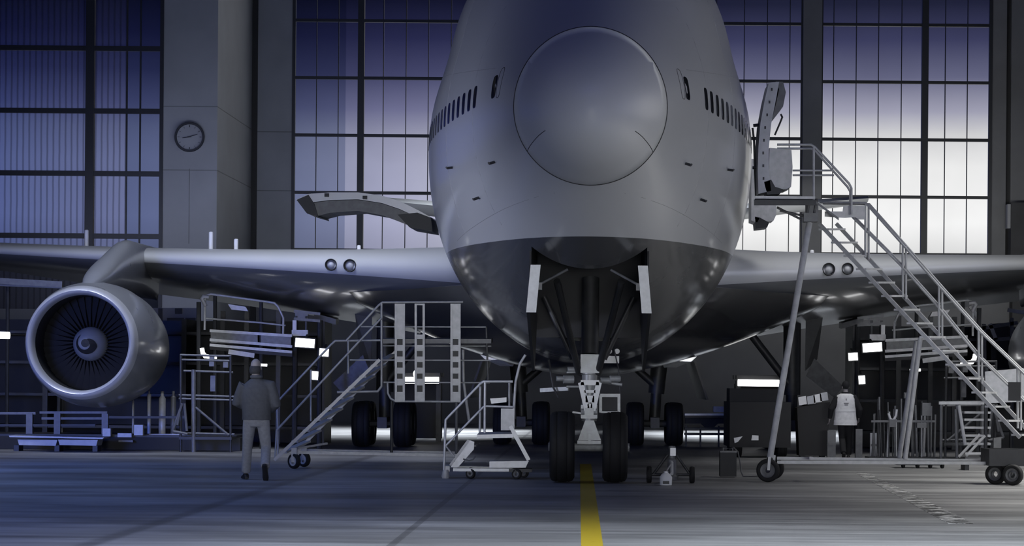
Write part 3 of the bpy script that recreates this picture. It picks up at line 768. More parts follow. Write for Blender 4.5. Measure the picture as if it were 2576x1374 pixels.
# forward cargo door swung up on the left of the photo
D = 53.2
top_ = [(746, 502), (775, 488), (830, 484), (900, 484), (960, 492), (1010, 508), (1050, 528), (1082, 546)]
bot_ = [(768, 533), (790, 545), (830, 535), (900, 530), (960, 541), (1000, 556), (1040, 572), (1084, 582)]
vs = [P(x, y, D) for x, y in top_] + [P(x, y, D) for x, y in bot_[::-1]]
cd = MB(); b1 = [P(x, y, D) for x, y in top_]; b2_ = [P(x, y, D) for x, y in bot_]
def strip(mb, A, B, t):
    n = len(A); t = Vector(t); vs = A + B + [p + t for p in A] + [p + t for p in B]; fs = []
    for i in range(n-1):
        fs += [(i, i+1, n+i+1, n+i), (2*n+i, 3*n+i, 3*n+i+1, 2*n+i+1), (i, 2*n+i, 2*n+i+1, i+1), (n+i, n+i+1, 3*n+i+1, 3*n+i)]
    fs += [(0, n, 3*n, 2*n), (n-1, 3*n-1, 4*n-1, 2*n-1)]
    mb.add(vs, fs)
strip(cd, b1, [a*.62 + b*.38 for a, b in zip(b1, b2_)], (0, 2.4, .08))
CDO = cd.build('cargo_door', M_wing, AC)
cd = MB(); strip(cd, [a*.6 + b*.4 + Vector((0, .04, 0)) for a, b in zip(b1, b2_)], [b + Vector((0, .05, 0)) for b in b2_], (0, 2.2, .08)); cd.build('door_frame_inner', M_steeld, CDO)
cd = MB()
cd.slab([P(746, 503, D - .03), P(776, 490, D - .03), P(790, 512, D - .03), P(800, 545, D - .03), P(772, 537, D - .03)], (0, 2.3, .05))
cd.slab([P(1000, 540, D - .03), P(1050, 535, D - .03), P(1084, 548, D - .03), P(1088, 582, D - .03), P(1030, 572, D - .03)], (0, 2.3, .05))
for (x, y) in ((822, 491), (918, 497)): cd.box(P(x, y, D - .04), (.09, .08, .07))
loose(cd, 'door_latch', M_frame, CDO)

# passenger door 1L swung forward
D = 47.8
ol = [(1925, 212), (1944, 203), (1958, 208), (1950, 255), (1938, 320), (1932, 390), (1938, 470), (1925, 492), (1908, 488), (1905, 400), (1908, 340), (1916, 270)]
pd = MB(); li = [P(x, y, D) for x, y in [(1934, 208), (1924, 250), (1913, 310), (1908, 370), (1906, 430), (1908, 488)]]; lo_ = [P(x, y, D) for x, y in [(1960, 206), (1952, 250), (1940, 312), (1934, 372), (1934, 430), (1940, 480)]]
strip(pd, li, lo_, (.0, 1.05, 0))
PD = pd.build('passenger_door', M_alul, AC)
pd = MB(); strip(pd, [P(x, y, D + .15) for x, y in [(1952, 205), (1960, 225), (1952, 262), (1942, 300)]], [P(x, y, D + .15) for x, y in [(1970, 206), (1977, 232), (1970, 268), (1945, 300)]], (0, .8, 0)); pd.build('upper_lining', M_steeld, PD)
pd = MB()
pd.slab([P(x, y, D + .05) for x, y in [(1936, 372), (1950, 373), (1975, 376), (1991, 378), (1994, 420), (1990, 470), (1978, 476), (1940, 480), (1934, 430)]], (0, .9, 0)); pd.build('slide_bustle', M_steel, PD)
pd = MB()
pd.slab([P(x, y, D + .0) for x, y in [(1922, 458), (1940, 452), (1950, 470), (1970, 476), (1962, 488), (1930, 490)]], (0, .8, 0)); pd.build('girt_bar', M_frame, PD)
pd = MB()
for k in range(8):
    y = 225 + 32*k; x = np.interp(y, [205, 250, 310, 370, 490], [1945, 1937, 1926, 1920, 1921]); pd.box(P(x, y, D - .01), (.03, .03, .05))
loose(pd, 'door_roller', M_dark, PD)
pd = MB(); pd.path([P(1895, 316, 48.3), P(1912, 314, 48.3)], .03); pd.path([P(1893, 422, 48.3), P(1912, 422, 48.3)], .03); pd.path([P(1949, 340, 48.2), P(1962, 310, 48.2), P(1968, 295, 48.2), P(1964, 287, 48.2)], .018)
pd.path([P(1893, 322, 48.4), P(1897, 355, 48.4), P(1899, 430, 48.4), P(1903, 500, 48.4)], .02)
loose(pd, 'door_hinge_arm', M_dark, PD)
# door 2L further back
D = 58.5
pd = MB(); pd.slab([P(x, y, D) for x, y in [(1890, 400), (1912, 400), (1912, 545), (1905, 560), (1890, 555)]], (0, 1.0, 0)); P2 = pd.build('passenger_door', M_steel, AC)
pd = MB(); pd.slab([P(x, y, D + .05) for x, y in [(1910, 470), (1952, 470), (1953, 540), (1946, 555), (1912, 560)]], (0, .9, 0)); pd.build('slide_bustle', M_steel, P2)
pd = MB(); pd.slab([P(x, y, D) for x, y in [(1899, 545), (1912, 548), (1935, 560), (1930, 572), (1902, 575)]], (0, .9, 0)); pd.build('girt_bar', M_frame, P2)
# small posts clipped to the upper wing skins
# ------------------------------------------------------------------ white stanchions standing on the wing
def wing_top(x, y):
    a = airfoil(abs(x)); up = a[21:]
    return float(np.interp(y, [p[0] for p in up], [p[1] for p in up]))
posts = [(218, 580, 73.4, 'white post standing on the wing, leftmost of the four along the left wing'), (531, 585, 69.2, 'white post on the left wing, below and right of the wall clock'),
         (594, 603, 69.0, 'short white post on the left wing just left of the dark wall groove'), (903, 619, 66.2, 'smallest white post on the left wing in front of a thick window mullion'), (2043, 631, 65.6, 'small white post on the right wing at the foot of the grey pier')]
for x, y, D, lb in posts:
    t = P(x, y, D); zb = wing_top(t.x, D); r = .06 if y < 610 else .05; hh = max(t.z - zb, .12)
    MB().lathe([(-.03, r*1.7), (.02, r*1.7), (.03, r), (hh, r), (hh + .02, r*.6)], (t.x, D, zb), (0, 0, 1), 14).build('wing_stanchion', M_white, AC, True, 40)

# ------------------------------------------------------------------ boarding stair on the right
ST_ = thing('boarding_stair', base(P(1932, 1180, 46.6)), 'tall wheeled boarding stair with tubular rails reaching up to the open cabin door', 'stairs')
def lerp(a, b, t): return a + (b - a)*t
n0, n1 = P(2061, 563, 47.8), P(2566, 1101, 45.9)
f0, f1 = P(2104, 563, 48.6), P(2602, 1101, 46.8)
for a, b in ((n0, n1), (f0, f1)): MB().bar(a, b, .05, .065).build('stringer', M_steel, ST_)
for i in range(16):
    t = (i + .35)/15.6
    a, b = lerp(n0, n1, t), lerp(f0, f1, t); d = (b - a); dep = Vector((d.y, -d.x, 0)).normalized()*.20
    MB().slab([a - dep*.5, b - dep*.5, b + dep*.5, a + dep*.5], (0, 0, -.035)).build('step', M_steell, ST_)
def DD(x): return 48.3 - 1.7*(x - 2100)/470
top = [(2062, 509), (2178, 511), (2266, 610), (2365, 723), (2465, 834), (2590, 954)]
mid = [(2144, 546), (2266, 668), (2360, 773), (2459, 895), (2590, 1022)]
for k in (0, 1):
    r = MB(); r.path([P(x + 9*k, y + 3*k, DD(x) + .14*k) for x, y in top], .022, 8); r.build('handrail', M_steel, ST_, True, 60)
    r = MB(); r.path([P(x + 9*k, y + 3*k, DD(x) + .14*k) for x, y in mid], .02, 8); r.build('mid_rail', M_steel, ST_, True, 60)
for (x, ya, yb) in ((2177, 513, 648), (2271, 614, 748), (2362, 720, 850), (2462, 832, 960), (2560, 924, 1078)):
    for k in (0, 1): MB().tube(P(x + 8*k, ya + 5*k, DD(x) + .1*k), P(x + 8*k, yb + 5*k, DD(x) + .1*k), .022, 8).build('rail_post', M_steel, ST_, True, 60)
dk = MB(); dk.slab([P(1897, 503, 47.0), P(2052, 503, 47.0), P(2058, 500, 48.5), P(1900, 500, 48.5)], (0, 0, -.10)); dk.build('deck', M_dark, ST_)
MB().box(P(1975, 497, 47.0), (1.1, .03, .05)).build('toe_board', M_steel, ST_)
for k in (0, 1):
    r = MB(); r.path([P(1955, 364 + 10*k, 47.2 + 1.1*k), P(2040, 364 + 10*k, 47.2 + 1.1*k), P(2050, 370 + 9*k, 47.2 + 1.1*k), P(2136 - 4*k, 462 + 8*k, 47.4 + 1.1*k), P(2142 - 3*k, 474 + 8*k, 47.4 + 1.1*k), P(2142 - 3*k, 540, 47.4 + 1.1*k)], .022, 8); r.build('platform_rail', M_steel, ST_, True, 60)
    r = MB(); r.path([P(1994, 429 + 12*k, 47.2 + 1.1*k), P(2098, 429 + 12*k, 47.2 + 1.1*k)], .018, 8); r.build('mid_rail', M_steel, ST_, True, 60)
    MB().tube(P(2047, 367 + 9*k, 47.2 + 1.1*k), P(2047, 515, 47.2 + 1.1*k), .022, 8).build('rail_post', M_steel, ST_, True, 60)
MB().slab([P(2142, 517, 47.7), P(2176, 517, 47.7), P(2176, 552, 47.7), P(2162, 552, 47.7), P(2150, 546, 47.7), P(2126, 548, 47.7), P(2075, 545, 47.7), P(2075, 532, 47.7), P(2120, 532, 47.7), P(2122, 518, 47.7)], (0, .04, 0)).build('side_plate', M_steel, ST_)
MB().slab([P(2052, 505, 47.3), P(2110, 548, 47.3), P(2110, 548, 48.6), P(2052, 505, 48.6)], (0, 0, -.05)).build('landing_plate', M_steeld, ST_)
MB().tube(P(2041, 530, 47.5), P(1937, 1152, 46.5), .058, 14).build('front_leg', M_steel, ST_, True, 60)
MB().tube(P(2315, 851, 46.9), P(2277, 1156, 46.7), .045, 12).build('rear_leg', M_steel, ST_, True, 60)
MB().tube(P(2306, 858, 47.6), P(2262, 1152, 47.6), .045, 12).build('rear_leg', M_steel, ST_, True, 60)
for (a, b, y) in ((0, 0, 0), (0, 0, 1)):
    MB().bar(P(1955, 1163 - 10*y, 46.5 + y), P(2572, 1166 - 5*y, 46.3 + y), .07, .055).build('base_beam', M_steel, ST_)
MB().bar(P(2040, 1153, 46.4), P(2040, 1153, 47.6), .06, .05).build('cross_beam', M_steel, ST_)
br = MB()
for (x0, y0, x1, y1) in ((1955, 522, 2015, 552), (1962, 530, 2030, 545), (2036, 512, 2026, 560), (2052, 515, 2044, 560)): br.tube(P(x0, y0, 47.3), P(x1, y1, 47.4), .022, 8)
br.box(P(2038, 548, 47.4), (.26, .3, .16)); br.box(P(2042, 528, 47.6), (.2, .5, .26))
loose(br, 'deck_bracket', M_steeld, ST_)
def wheel(mb_t, mb_h, c, r, w, axis): 
    tyre(mb_t, mb_h, c, r, w, axis)
for (x, D) in ((1932, 46.4), (1944, 47.7)):
    t, hb = MB(), MB(); p = P(x, 1180, D); wheel(t, hb, (p.x, D, .215), .213, .12, (.25, 1, 0)); o = t.build('road_wheel', M_rub, ST_, True, 60); hb.build('wheel_hub', M_steeld, o, True)
    MB().bar((p.x, D - .1, .22), (p.x + .02, D - .1, .46), .05, .04).build('wheel_fork', M_steel, ST_)
for (x, D) in ((2505, 46.1), (2548, 45.7), (2540, 47.0)):
    t, hb = MB(), MB(); p = P(x, 1180, D); wheel(t, hb, (p.x, D, .19), .188, .14, (.5, 1, 0)); o = t.build('road_wheel', M_rub, ST_, True, 60); hb.build('wheel_hub', M_steeld, o, True)
MB().box(P(2530, 1150, 46.4), (.75, 1.0, .3)).build('rear_chassis', M_dark, ST_)
MB().box(P(2552, 985, 46.6), (.22, .05, .34)).build('control_box', M_dock, ST_)

# ------------------------------------------------------------------ maintenance platform with stairs on the left
MP = thing('maintenance_platform', base(P(740, 1165, 52)), 'blue lit tubular maintenance platform with stairs, beside the man in the jacket', 'platform')
a0, a1, b0, b1_ = P(690, 1158, 51.6), P(955, 905, 51.8), P(752, 1130, 52.6), P(1004, 876, 52.8)
for a, b in ((a0, a1), (b0, b1_)): MB().bar(a, b, .05, .065).build('stringer', M_steel, MP)
for i in range(9):
    t = (i + .8)/9.3; a, b = lerp(a0, a1, t), lerp(b0, b1_, t); d = b - a; dep = Vector((d.y, -d.x, 0)).normalized()*.15
    MB().slab([a - dep*.5, b - dep*.5, b + dep*.5, a + dep*.5], (0, 0, -.04)).build('step', M_steel, MP)
def rail(pts, D, r, name, m, par, D2=None):
    D2 = D if D2 is None else D2; n = len(pts)
    q = MB(); q.path([P(x, y, D + (D2 - D)*i/max(1, n-1)) for i, (x, y) in enumerate(pts)], r, 8); return q.build(name, m, par, True, 60)
rail([(696, 1083), (780, 992), (900, 863), (960, 800)], 51.6, .022, 'handrail', M_steel, MP, 51.8)
rail([(697, 1012), (832, 868), (843, 858), (968, 856)], 52.7, .022, 'handrail', M_steel, MP, 52.8)
rail([(700, 1150), (697, 1012)], 52.5, .02, 'rail_post', M_steel, MP); rail([(692, 1155), (696, 1083)], 51.6, .02, 'rail_post', M_steel, MP)
rail([(782, 930), (782, 1060)], 52.4, .02, 'rail_post', M_steel, MP); rail([(876, 856), (876, 940)], 52.7, .02, 'rail_post', M_steel, MP)
rail([(872, 856), (953, 768), (962, 761), (1165, 760)], 52.0, .022, 'upper_rail', M_steel, MP)
rail([(960, 764), (960, 972), (950, 985), (848, 987)], 51.9, .024, 'rail_post', M_steel, MP)
rail([(1223, 822), (1224, 850), (1228, 965)], 52.4, .02, 'rail_post', M_steeld, MP)
for (x0, x1, y, D) in ((908, 1222, 822, 52.0), (880, 1235, 906, 51.9), (965, 1232, 962, 51.9), (960, 1236, 870, 53.2)): rail([(x0, y), (x1, y + 1)], D, .016, 'mid_rail', M_steel, MP)
rail([(975, 964), (976, 990), (983, 1003), (996, 1010), (1160, 1011)], 51.8, .022, 'lower_frame', M_steel, MP)
MB().slab([P(958, 853, 51.9), P(1236, 853, 51.9), P(1240, 850, 53.4), P(958, 850, 53.4)], (0, 0, -.09)).build('deck', M_steeld, MP)
for cx in (1006, 1056, 1146):
    D = 51.7; c = MB(); w = 25
    t, b = 764, 1011
    for s in (-1, 1): c.bar(P(cx + s*(w/2 - 2.5), t, D), P(cx + s*(w/2 - 2.5), b, D), .045, .05)
    yy = [(764, 768) if cx == 1056 else (764, 842), (842, 853), (868, 883), (897, 911), (925, 940), (953, 970), (986, 1011)]
    for (u, v) in yy: c.box((P(cx, u, D) + P(cx, v, D))/2, (w*D/F*.95, .03, (v - u)*D/F))
    o = c.build('slotted_column', M_steel, MP)
    MB().box((P(cx, 926, D) + P(cx, 930, D))/2 + Vector((0, .16, 0)), (w*D/F*.8, .02, 170*D/F)).build('column_back', M_dark, o)
rail([(1165, 880), (1166, 960), (1180, 1060)], 52.6, .03, 'stay', M_steel, MP)
for x, D in ((740, 51.6), (765, 52.8)):
    t, hb = MB(), MB(); p = P(x, 1165, D); wheel(t, hb, (p.x, D, .155), .154, .10, (1, 1.2, 0)); o = t.build('caster', M_rub, MP, True, 60); hb.build('wheel_hub', M_steel, o, True)
    MB().bar((p.x - .0, D, .13), (p.x, D, .42), .11, .09).build('caster_fork', M_steel, MP)
MB().bar(P(748, 1128, 51.7), P(822, 1116, 52.5), .05, .04).build('cross_beam', M_steel, MP)
MB().bar(P(748, 1138, 51.8), P(1150, 1146, 51.8), .08, .06).build('base_beam', M_steel, MP)
MB().bar(P(768, 1134, 53.2), P(1150, 1140, 53.2), .08, .06).build('base_beam', M_steel, MP)
for x in (1148,):
    for D in (51.8, 53.2):
        MB().tube(P(x, 1012, D), P(x, 1146, D), .03, 10).build('leg', M_steeld, MP, True); 
        t = MB(); p = P(x, 1150, D); wheel(t, None, (p.x, D, .13), .13, .09, (1, 0, 0)); t.build('caster', M_rub, MP, True, 60)
MB().tube(P(985, 1010, 51.9), P(985, 1140, 51.9), .03, 10).build('leg', M_dark, MP, True)

# ------------------------------------------------------------------ small step stand by the nose wheels
SS = thing('step_stand', base(P(1180, 1196, 47.3)), 'small wheeled step stand with handrail left of the nose wheels', 'step stand')
D = 47.0
rail([(1117, 1182), (1121, 1057), (1126, 1051), (1208, 966), (1216, 960), (1290, 960)], D, .022, 'handrail', M_steell, SS)
rail([(1121, 1122), (1216, 1024), (1222, 1022), (1290, 1024)], D, .02, 'mid_rail', M_steell, SS)
rail([(1220, 962), (1219, 1090)], D, .022, 'rail_post', M_steell, SS); rail([(1208, 972), (1207, 1088)], D + .55, .022, 'rail_post', M_steel, SS)
rail([(1281, 962), (1281, 1026)], D + .55, .02, 'rail_post', M_steel, SS)
rail([(1290, 1090), (1293, 1025), (1297, 960), (1308, 915), (1322, 893)], D + .3, .024, 'curved_post', M_steel, SS)
rail([(1121, 1122), (1142, 1148)], D, .016, 'brace', M_steel, SS)
MB().slab([P(1200, 1094, D), P(1290, 1092, D), P(1290, 1086, D + .7), P(1206, 1087, D + .7)], (0, 0, -.07)).build('deck', M_steell, SS)
MB().slab([P(1183, 1108, D), P(1193, 1112, D), P(1192, 1131, D), P(1152, 1176, D), P(1133, 1176, D)], (0, .03, 0)).build('stair_side', M_steell, SS)
MB().slab([P(1176, 1106, D+.6), P(1186, 1110, D+.6), P(1186, 1128, D+.6), P(1146, 1172, D+.6), P(1128, 1172, D+.6)], (0, .03, 0)).build('stair_side', M_steel, SS)
for i in range(3):
    q = [P(1143 + 16*i, 1160 - 20*i, D + .02), P(1165 + 16*i, 1160 - 20*i, D + .02)]
    MB().slab([q[0], q[1], q[1] + Vector((0, .58, 0)), q[0] + Vector((0, .58, 0))], (0, 0, -.03)).build('step', M_steeld, SS)
MB().slab([P(1260, 1028, D + .2), P(1294, 1028, D + .2), P(1294, 1083, D + .2), P(1260, 1083, D + .2)], (0, .25, 0)).build('control_cabinet', M_steel, SS)
MB().slab([P(1233, 1003, D + .3), P(1274, 1000, D + .3), P(1274, 1012, D + .3), P(1236, 1016, D + .3)], (0, .04, 0)).build('sign_plate', M_steell, SS)
MB().bar(P(1284, 1072, D - .05), P(1330, 1158, D - .05), .06, .07).build('diagonal_brace', M_steell, SS)
MB().slab([P(1231, 1161, D), P(1330, 1160, D), P(1322, 1177, D), P(1231, 1177, D)], (0, .5, 0)).build('battery_box', M_steell, SS)
MB().bar(P(1140, 1182, D), P(1290, 1183, D), .08, .055).build('base_beam', M_steell, SS); MB().bar(P(1140, 1177, D + .62), P(1290, 1178, D + .62), .08, .055).build('base_beam', M_steel, SS)
MB().bar(P(1123, 1180, D), P(1123, 1176, D + .62), .12, .10).build('cross_beam', M_steel, SS)
MB().lathe([(0, .06), (.04, .075), (.16, .05)], base(P(1121, 1190, D)), (0, 0, 1), 16).build('foot', M_steel, SS, True)
for x, D_ in ((1184, 47.0), (1184, 47.6), (1300, 46.9), (1318, 47.6)):
    t, hb = MB(), MB(); p = P(x, 1196, D_); wheel(t, hb, (p.x, D_, .095), .094, .07, (.5, 1, 0)); o = t.build('caster', M_rub, SS, True, 60); hb.build('wheel_hub', M_steeld, o, True)
    MB().bar((p.x, D_, .11), (p.x, D_, P(x, 1182, D_).z - .0), .07, .06).build('caster_fork', M_dark, SS)
MB().box(P(1310, 1183, 47.2), (.42, .6, .06)).build('wheel_carrier', M_dark, SS)
rail([(1165, 1155), (1180, 1159), (1190, 1156), (1196, 1148)], D - .05, .012, 'air_hose', M_steeld, SS)

# ------------------------------------------------------------------ axle jack right of the nose wheels
JK = thing('axle_jack', base(P(1690, 1200, 45.6)), 'small two wheeled jack with a pale bottle, right of the nose wheels', 'jack')
D = 45.6
for x in (1633, 1741):
    t, hb = MB(), MB(); p = P(x, 1194, D); wheel(t, hb, (p.x, D, .15), .149, .09, (1, 0, 0)); o = t.build('jack_wheel', M_rub, JK, True, 60); hb.build('wheel_hub', M_steeld, o, True)
MB().tube(Vector((P(1633, 1194, D).x, D, .15)), Vector((P(1741, 1194, D).x, D, .15)), .025, 10).build('axle', M_dark, JK, True)
c = base(P(1690, 1200, D))
jb = MB(); jb.lathe([(.06, .11), (.12, .12), (.16, .085), (.42, .08), (.44, .055), (.60, .05), (.62, .06), (.66, .06)], c, (0, 0, 1), 24); jb.build('jack_cylinder', M_steeld, JK, True, 40)
for s in (-1, 1): MB().tube(c + Vector((s*.08, 0, .5)), c + Vector((s*.33, 0, .15)), .025, 10).build('jack_leg', M_dark, JK, True)
MB().tube(c + Vector((0, .05, .5)), c + Vector((0, .4, .05)), .025, 10).build('jack_leg', M_dark, JK, True)
MB().tube(P(1690, 1164, D - .13), P(1690, 1192, D - .5), .03, 12).build('hand_lever', M_steell, JK, True)
MB().box(P(1693, 1137, D - .1), (.1, .06, .14)).build('pump_head', M_steell, JK)
b = base(P(1675, 1222, 44.4)) 
bt = MB(); bt.lathe([(0, .085), (.01, .105), (.15, .108), (.2, .075), (.225, .04), (.25, .04)], b, (0, 0, 1), 28); bt.build('oil_bottle', M_white, JK, True, 40)
MB().box(b + Vector((0, -.1, .06)), (.11, .025, .05)).build('bottle_label', M_dark, JK)
MB().tube(b + Vector((0, 0, .24)), P(1690, 1164, D - .1), .014, 8).build('oil_hose', M_steel, JK, True)
# dark toolbox
c = base(P(1832, 1200, 48.6))
TB = thing('tool_box', c, 'dark upright tool box on the floor left of the big stair wheel', 'box')
MB().box(c + Vector((0, .2, .25)), (.31, .4, .46)).build('box_body', M_dock, TB); MB().box(c + Vector((0, .2, .49)), (.32, .41, .03)).build('lid', M_steeld, TB)
hn = MB(); hn.path([c + Vector((-.09, .2, .5)), c + Vector((-.09, .2, .55)), c + Vector((.09, .2, .55)), c + Vector((.09, .2, .5))], .012); hn.build('handle', M_steeld, TB)
hs = MB(); hs.path([c + Vector((.05, .5, .52)), c + Vector((.12, .45, .56)), c + Vector((.2, .4, .48)), c + Vector((.24, .35, .30)), c + Vector((.26, .3, .1)), c + Vector((.3, .3, .015)), c + Vector((.6, .5, .015))], .012)
tag(hs.build('hose', M_steeld, None, True), 'thin grey hose looping from the dark tool box down to the floor', 'hose')

# ------------------------------------------------------------------ docks under the wings (the right one mirrors the left one)
SIDE = {-1: 'left', 1: 'right'}
def lamp_flood(x, y, w, h, D, s, label, cat='lamp', tilt=4, back=None):
    """rectangular work lamp: housing, glowing front, bracket"""
    c = PM(x, y, D, s); W_, H_ = w*D/F, h*D/F
    k = thing('work_lamp', c, label, cat, None)
    R = Matrix.Rotation(math.radians(-s*tilt), 3, 'Y')
    MB().box(c + Vector((0, .10, 0)), (W_ + .05, .16, H_ + .05), R).build('housing', M_dock, k)
    MB().box(c + Vector((0, .01, 0)), (W_, .03, H_), R).build('diffuser', M_tube, k)
    MB().bar(c + Vector((0, .12, H_*.4)), c + Vector((0, .55, H_*.4 + .12)), .05, .05).build('bracket', M_dark, k)
    return k
def dock(s):
    A = 'left' if s < 0 else 'right'
    D = 67.0
    def p(x, y, d=0): return PM(x, y, D + d, s)
    # upper work platform under the wing
    k = thing('wing_dock', base(p(630, 905)), 'grey railed work platform on tall posts under the %s wing of the photo' % A, 'platform')
    MB().slab([p(530, 832), p(648, 838), p(648, 868), p(530, 862)], (0, .08, 0)).build('side_panel', M_steeld, k)
    MB().slab([p(656, 842), p(732, 846), p(732, 876), p(656, 870)], (0, .08, 0)).build('side_panel', M_steeld, k)
    for (x0, y0, x1, y1) in ((528, 832, 735, 845), (528, 855, 735, 872), (528, 868, 735, 886)):
        MB().bar(p(x0, y0, -.06), p(x1, y1, -.06), .06, .07).build('deck_edge', M_steel, k)
    MB().slab([p(528, 872), p(735, 890), p(735, 890, 2.5), p(528, 872, 2.5)], (0, 0, -.08)).build('deck', M_dock, k)
    MB().bar(p(575, 885, -.1), p(640, 895, -.1), .05, .12).build('drip_tray', M_steel, k)
    q = MB(); q.path([p(515, 830), p(516, 745), p(530, 740), p(655, 757), p(690, 762), p(700, 772), p(713, 800), p(712, 845)], .03); q.build('top_rail', M_steel, k, True)
    q = MB(); q.path([p(517, 801), p(655, 812), p(718, 819)], .024); q.build('mid_rail', M_steel, k, True)
    for (x, ya, yb, r) in ((541, 742, 1060, .05), (657, 758, 1115, .05), (500, 760, 1060, .06)): MB().tube(p(x, ya, .05), Vector((p(x, yb).x, D + .05, 0)), r, 8).build('post', M_dark, k)
    q = MB(); q.path([p(518, 770, -.05), p(508, 752, -.05), p(512, 746, -.05), p(526, 748, -.05)], .05); q.build('cable_loop', M_steel, k, True)
    for x in (560, 620, 700): MB().box(p(x, 950, 2.4), (.12, .12, 3.6)).build('rear_post', M_dark, k)
    # junction box hanging from the platform rail
    MB().slab([p(573, 765), p(618, 772), p(624, 783), p(582, 779)], (0, .2, 0)).build('light_hood', M_steel, k)
    # dark rear store wall with shelving
    k = thing('storage_rack', base(p(250, 1060, 6)), 'tall dark storage rack behind the dock under the %s wing' % A, 'rack')
    for i in range(5): MB().box(Vector((s*(9.4 + 3.9*i), D + 7.2, 1.75)), (3.8, .12, 3.5)).build('back_panel', M_dock, k)
    for i in range(6): MB().box(Vector((s*(7.5 + 3.9*i), D + 6.2, 1.75)), (.14, 2.0, 3.5)).build('upright', M_dark, k)
    for z in (.45, 1.35, 2.25, 3.1): MB().box(Vector((s*17.25, D + 6.2, z)), (19.5, 1.9, .08)).build('shelf', M_dark, k)
    # scaffold tower in front
    k = thing('scaffold_tower', base(p(520, 1110, -3.6)), 'small tubular scaffold tower with a diagonal brace under the %s wing' % A, 'scaffold')
    d = -3.6
    for (x, ya, yb, r) in ((455, 893, 1120, .035), (487, 930, 1112, .06), (580, 895, 1125, .035)):
        MB().tube(p(x, ya, d), Vector((p(x, yb, d).x, D + d, 0.0)), r, 10).build('tower_post', M_dark if r < .05 else M_steeld, k, True)
    for (x0, y0, x1, y1, m) in ((453, 893, 582, 896, M_steeld), (453, 905, 582, 908, M_steeld), (462, 933, 586, 937, M_steeld), (450, 994, 590, 998, M_steeld), (450, 1003, 590, 1007, M_steeld), (470, 1090, 590, 1093, M_steeld)):
        MB().tube(p(x0, y0, d), p(x1, y1, d), .026, 8).build('ledger', m, k, True)
    MB().tube(p(492, 1025, d), p(575, 1095, d), .03, 8).build('diagonal_brace', M_steeld, k, True)
    for (x0, y0, x1, y1) in ((459, 1015, 434, 1085), (464, 1015, 470, 1085), (434, 1085, 472, 1092), (452, 1040, 446, 1070)): MB().tube(p(x0, y0, d - .3), p(x1, y1, d - .3), .035, 8).build('frame_tube', M_steeld, k, True)
    MB().box(p(523, 1102, d + .4), (1.3, .9, .07)).build('base_platform', M_dark, k)
    for (x, ya, yb) in ((533, 897, 922), (536, 945, 985), (568, 910, 925)): MB().box((p(x, ya, d + .3) + p(x, yb, d + .3))/2, (.12, .1, (yb - ya)*(D + d)/F)).build('hanging_bracket', M_steeld, k)
    # upper lamp gantry under the wing root
    k = thing('lamp_gantry', base(p(780, 1060)), 'dark gantry frame carrying work lamps inboard of the %s wing platform' % A, 'gantry')
    for (x, ya) in ((743, 806), (805, 806)): MB().tube(p(x, ya, .4), Vector((p(x, ya, .4).x, D + .4, 0)), .07, 8).build('mast', M_dark, k, True)
    for (x0, y0, x1, y1) in ((740, 783, 806, 790), (740, 802, 806, 808)): MB().bar(p(x0, y0, .3), p(x1, y1, .3), .1, .07).build('head_beam', M_steeld, k)
    MB().slab([p(742, 785, .35), p(775, 788, .35), p(775, 803, .35), p(742, 800, .35)], (0, .1, 0)).build('head_panel', M_steeld, k)
    for x in (745, 770): MB().tube(p(x, 795, .3), p(x, 840, .3), .03, 8).build('drop_rod', M_steeld, k, True)
    MB().bar(p(741, 806, .3), p(741, 845, .3), .1, .06).build('bright_bracket', M_white, k)
    MB().box(p(755, 838, .35), (.42, .2, .16)).build('ballast_box', M_steel, k)
    # lamps
    lamp_flood(767, 863, 48, 22, D - .6, s, 'large bright rectangular work lamp under the %s wing' % A)
    lamp_flood(815, 887, 23, 19, D - .9, s, 'square work lamp glowing inboard of the large lamp, %s side' % A)
    lamp_flood(792, 945, 16, 21, D - .9, s, 'small square work lamp low under the %s wing' % A)
    def strip_lamp(pts, label, r=.035):
        c = p(*pts[0], -.9); k = thing('tube_lamp', c, label, 'lamp')
        q = MB(); q.path([p(x, y, -.9) for x, y in pts], r); q.build('glowing_tube', M_tube, k, True)
        MB().tube(p(*pts[-1], -.9), p(*pts[-1], -.2), .02, 6).build('holder', M_dark, k)
        MB().tube(p(*pts[0], -.9), p(*pts[0], -.2), .02, 6).build('holder', M_dark, k)
    strip_lamp([(508, 876), (510, 888), (516, 896), (530, 898), (545, 898)], 'curved glowing lamp tube at the outer end of the %s platform' % A, .055)
    strip_lamp([(645, 918), (672, 919)], 'short thin glowing lamp tube below the %s platform' % A)
    c = p(1052, 956, 3.4); k = thing('ceiling_tube_lamp', c, 'long bright horizontal tube lamp behind the %s wing gear' % A, 'lamp')
    q = MB(); q.path([PM(1000, 957, 75.4, s), PM(1104, 957, 75.4, s)], .10, 12); q.build('glowing_tube', M_tube, k, True)
    MB().bar(PM(996, 952, 75.7, s), PM(1108, 952, 75.7, s), .16, .32).build('housing', M_dock, k)
    k2 = thing('lamp_trestle', base(PM(1052, 1060, 76.2, s)), 'dark trestle behind the %s wing gear with a long lamp on it' % A, 'trestle')
    for x in (1000, 1104): MB().box(Vector((PM(x, 950, 76.2, s).x, 76.2, .95)), (.14, .3, 1.9)).build('trestle_leg', M_dark, k2)
    MB().box(PM(1052, 943, 76.2, s), (1.5, .7, .12)).build('trestle_top', M_dark, k2)
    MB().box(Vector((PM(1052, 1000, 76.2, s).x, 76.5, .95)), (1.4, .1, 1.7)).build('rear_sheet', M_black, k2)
dock(-1); dock(1)

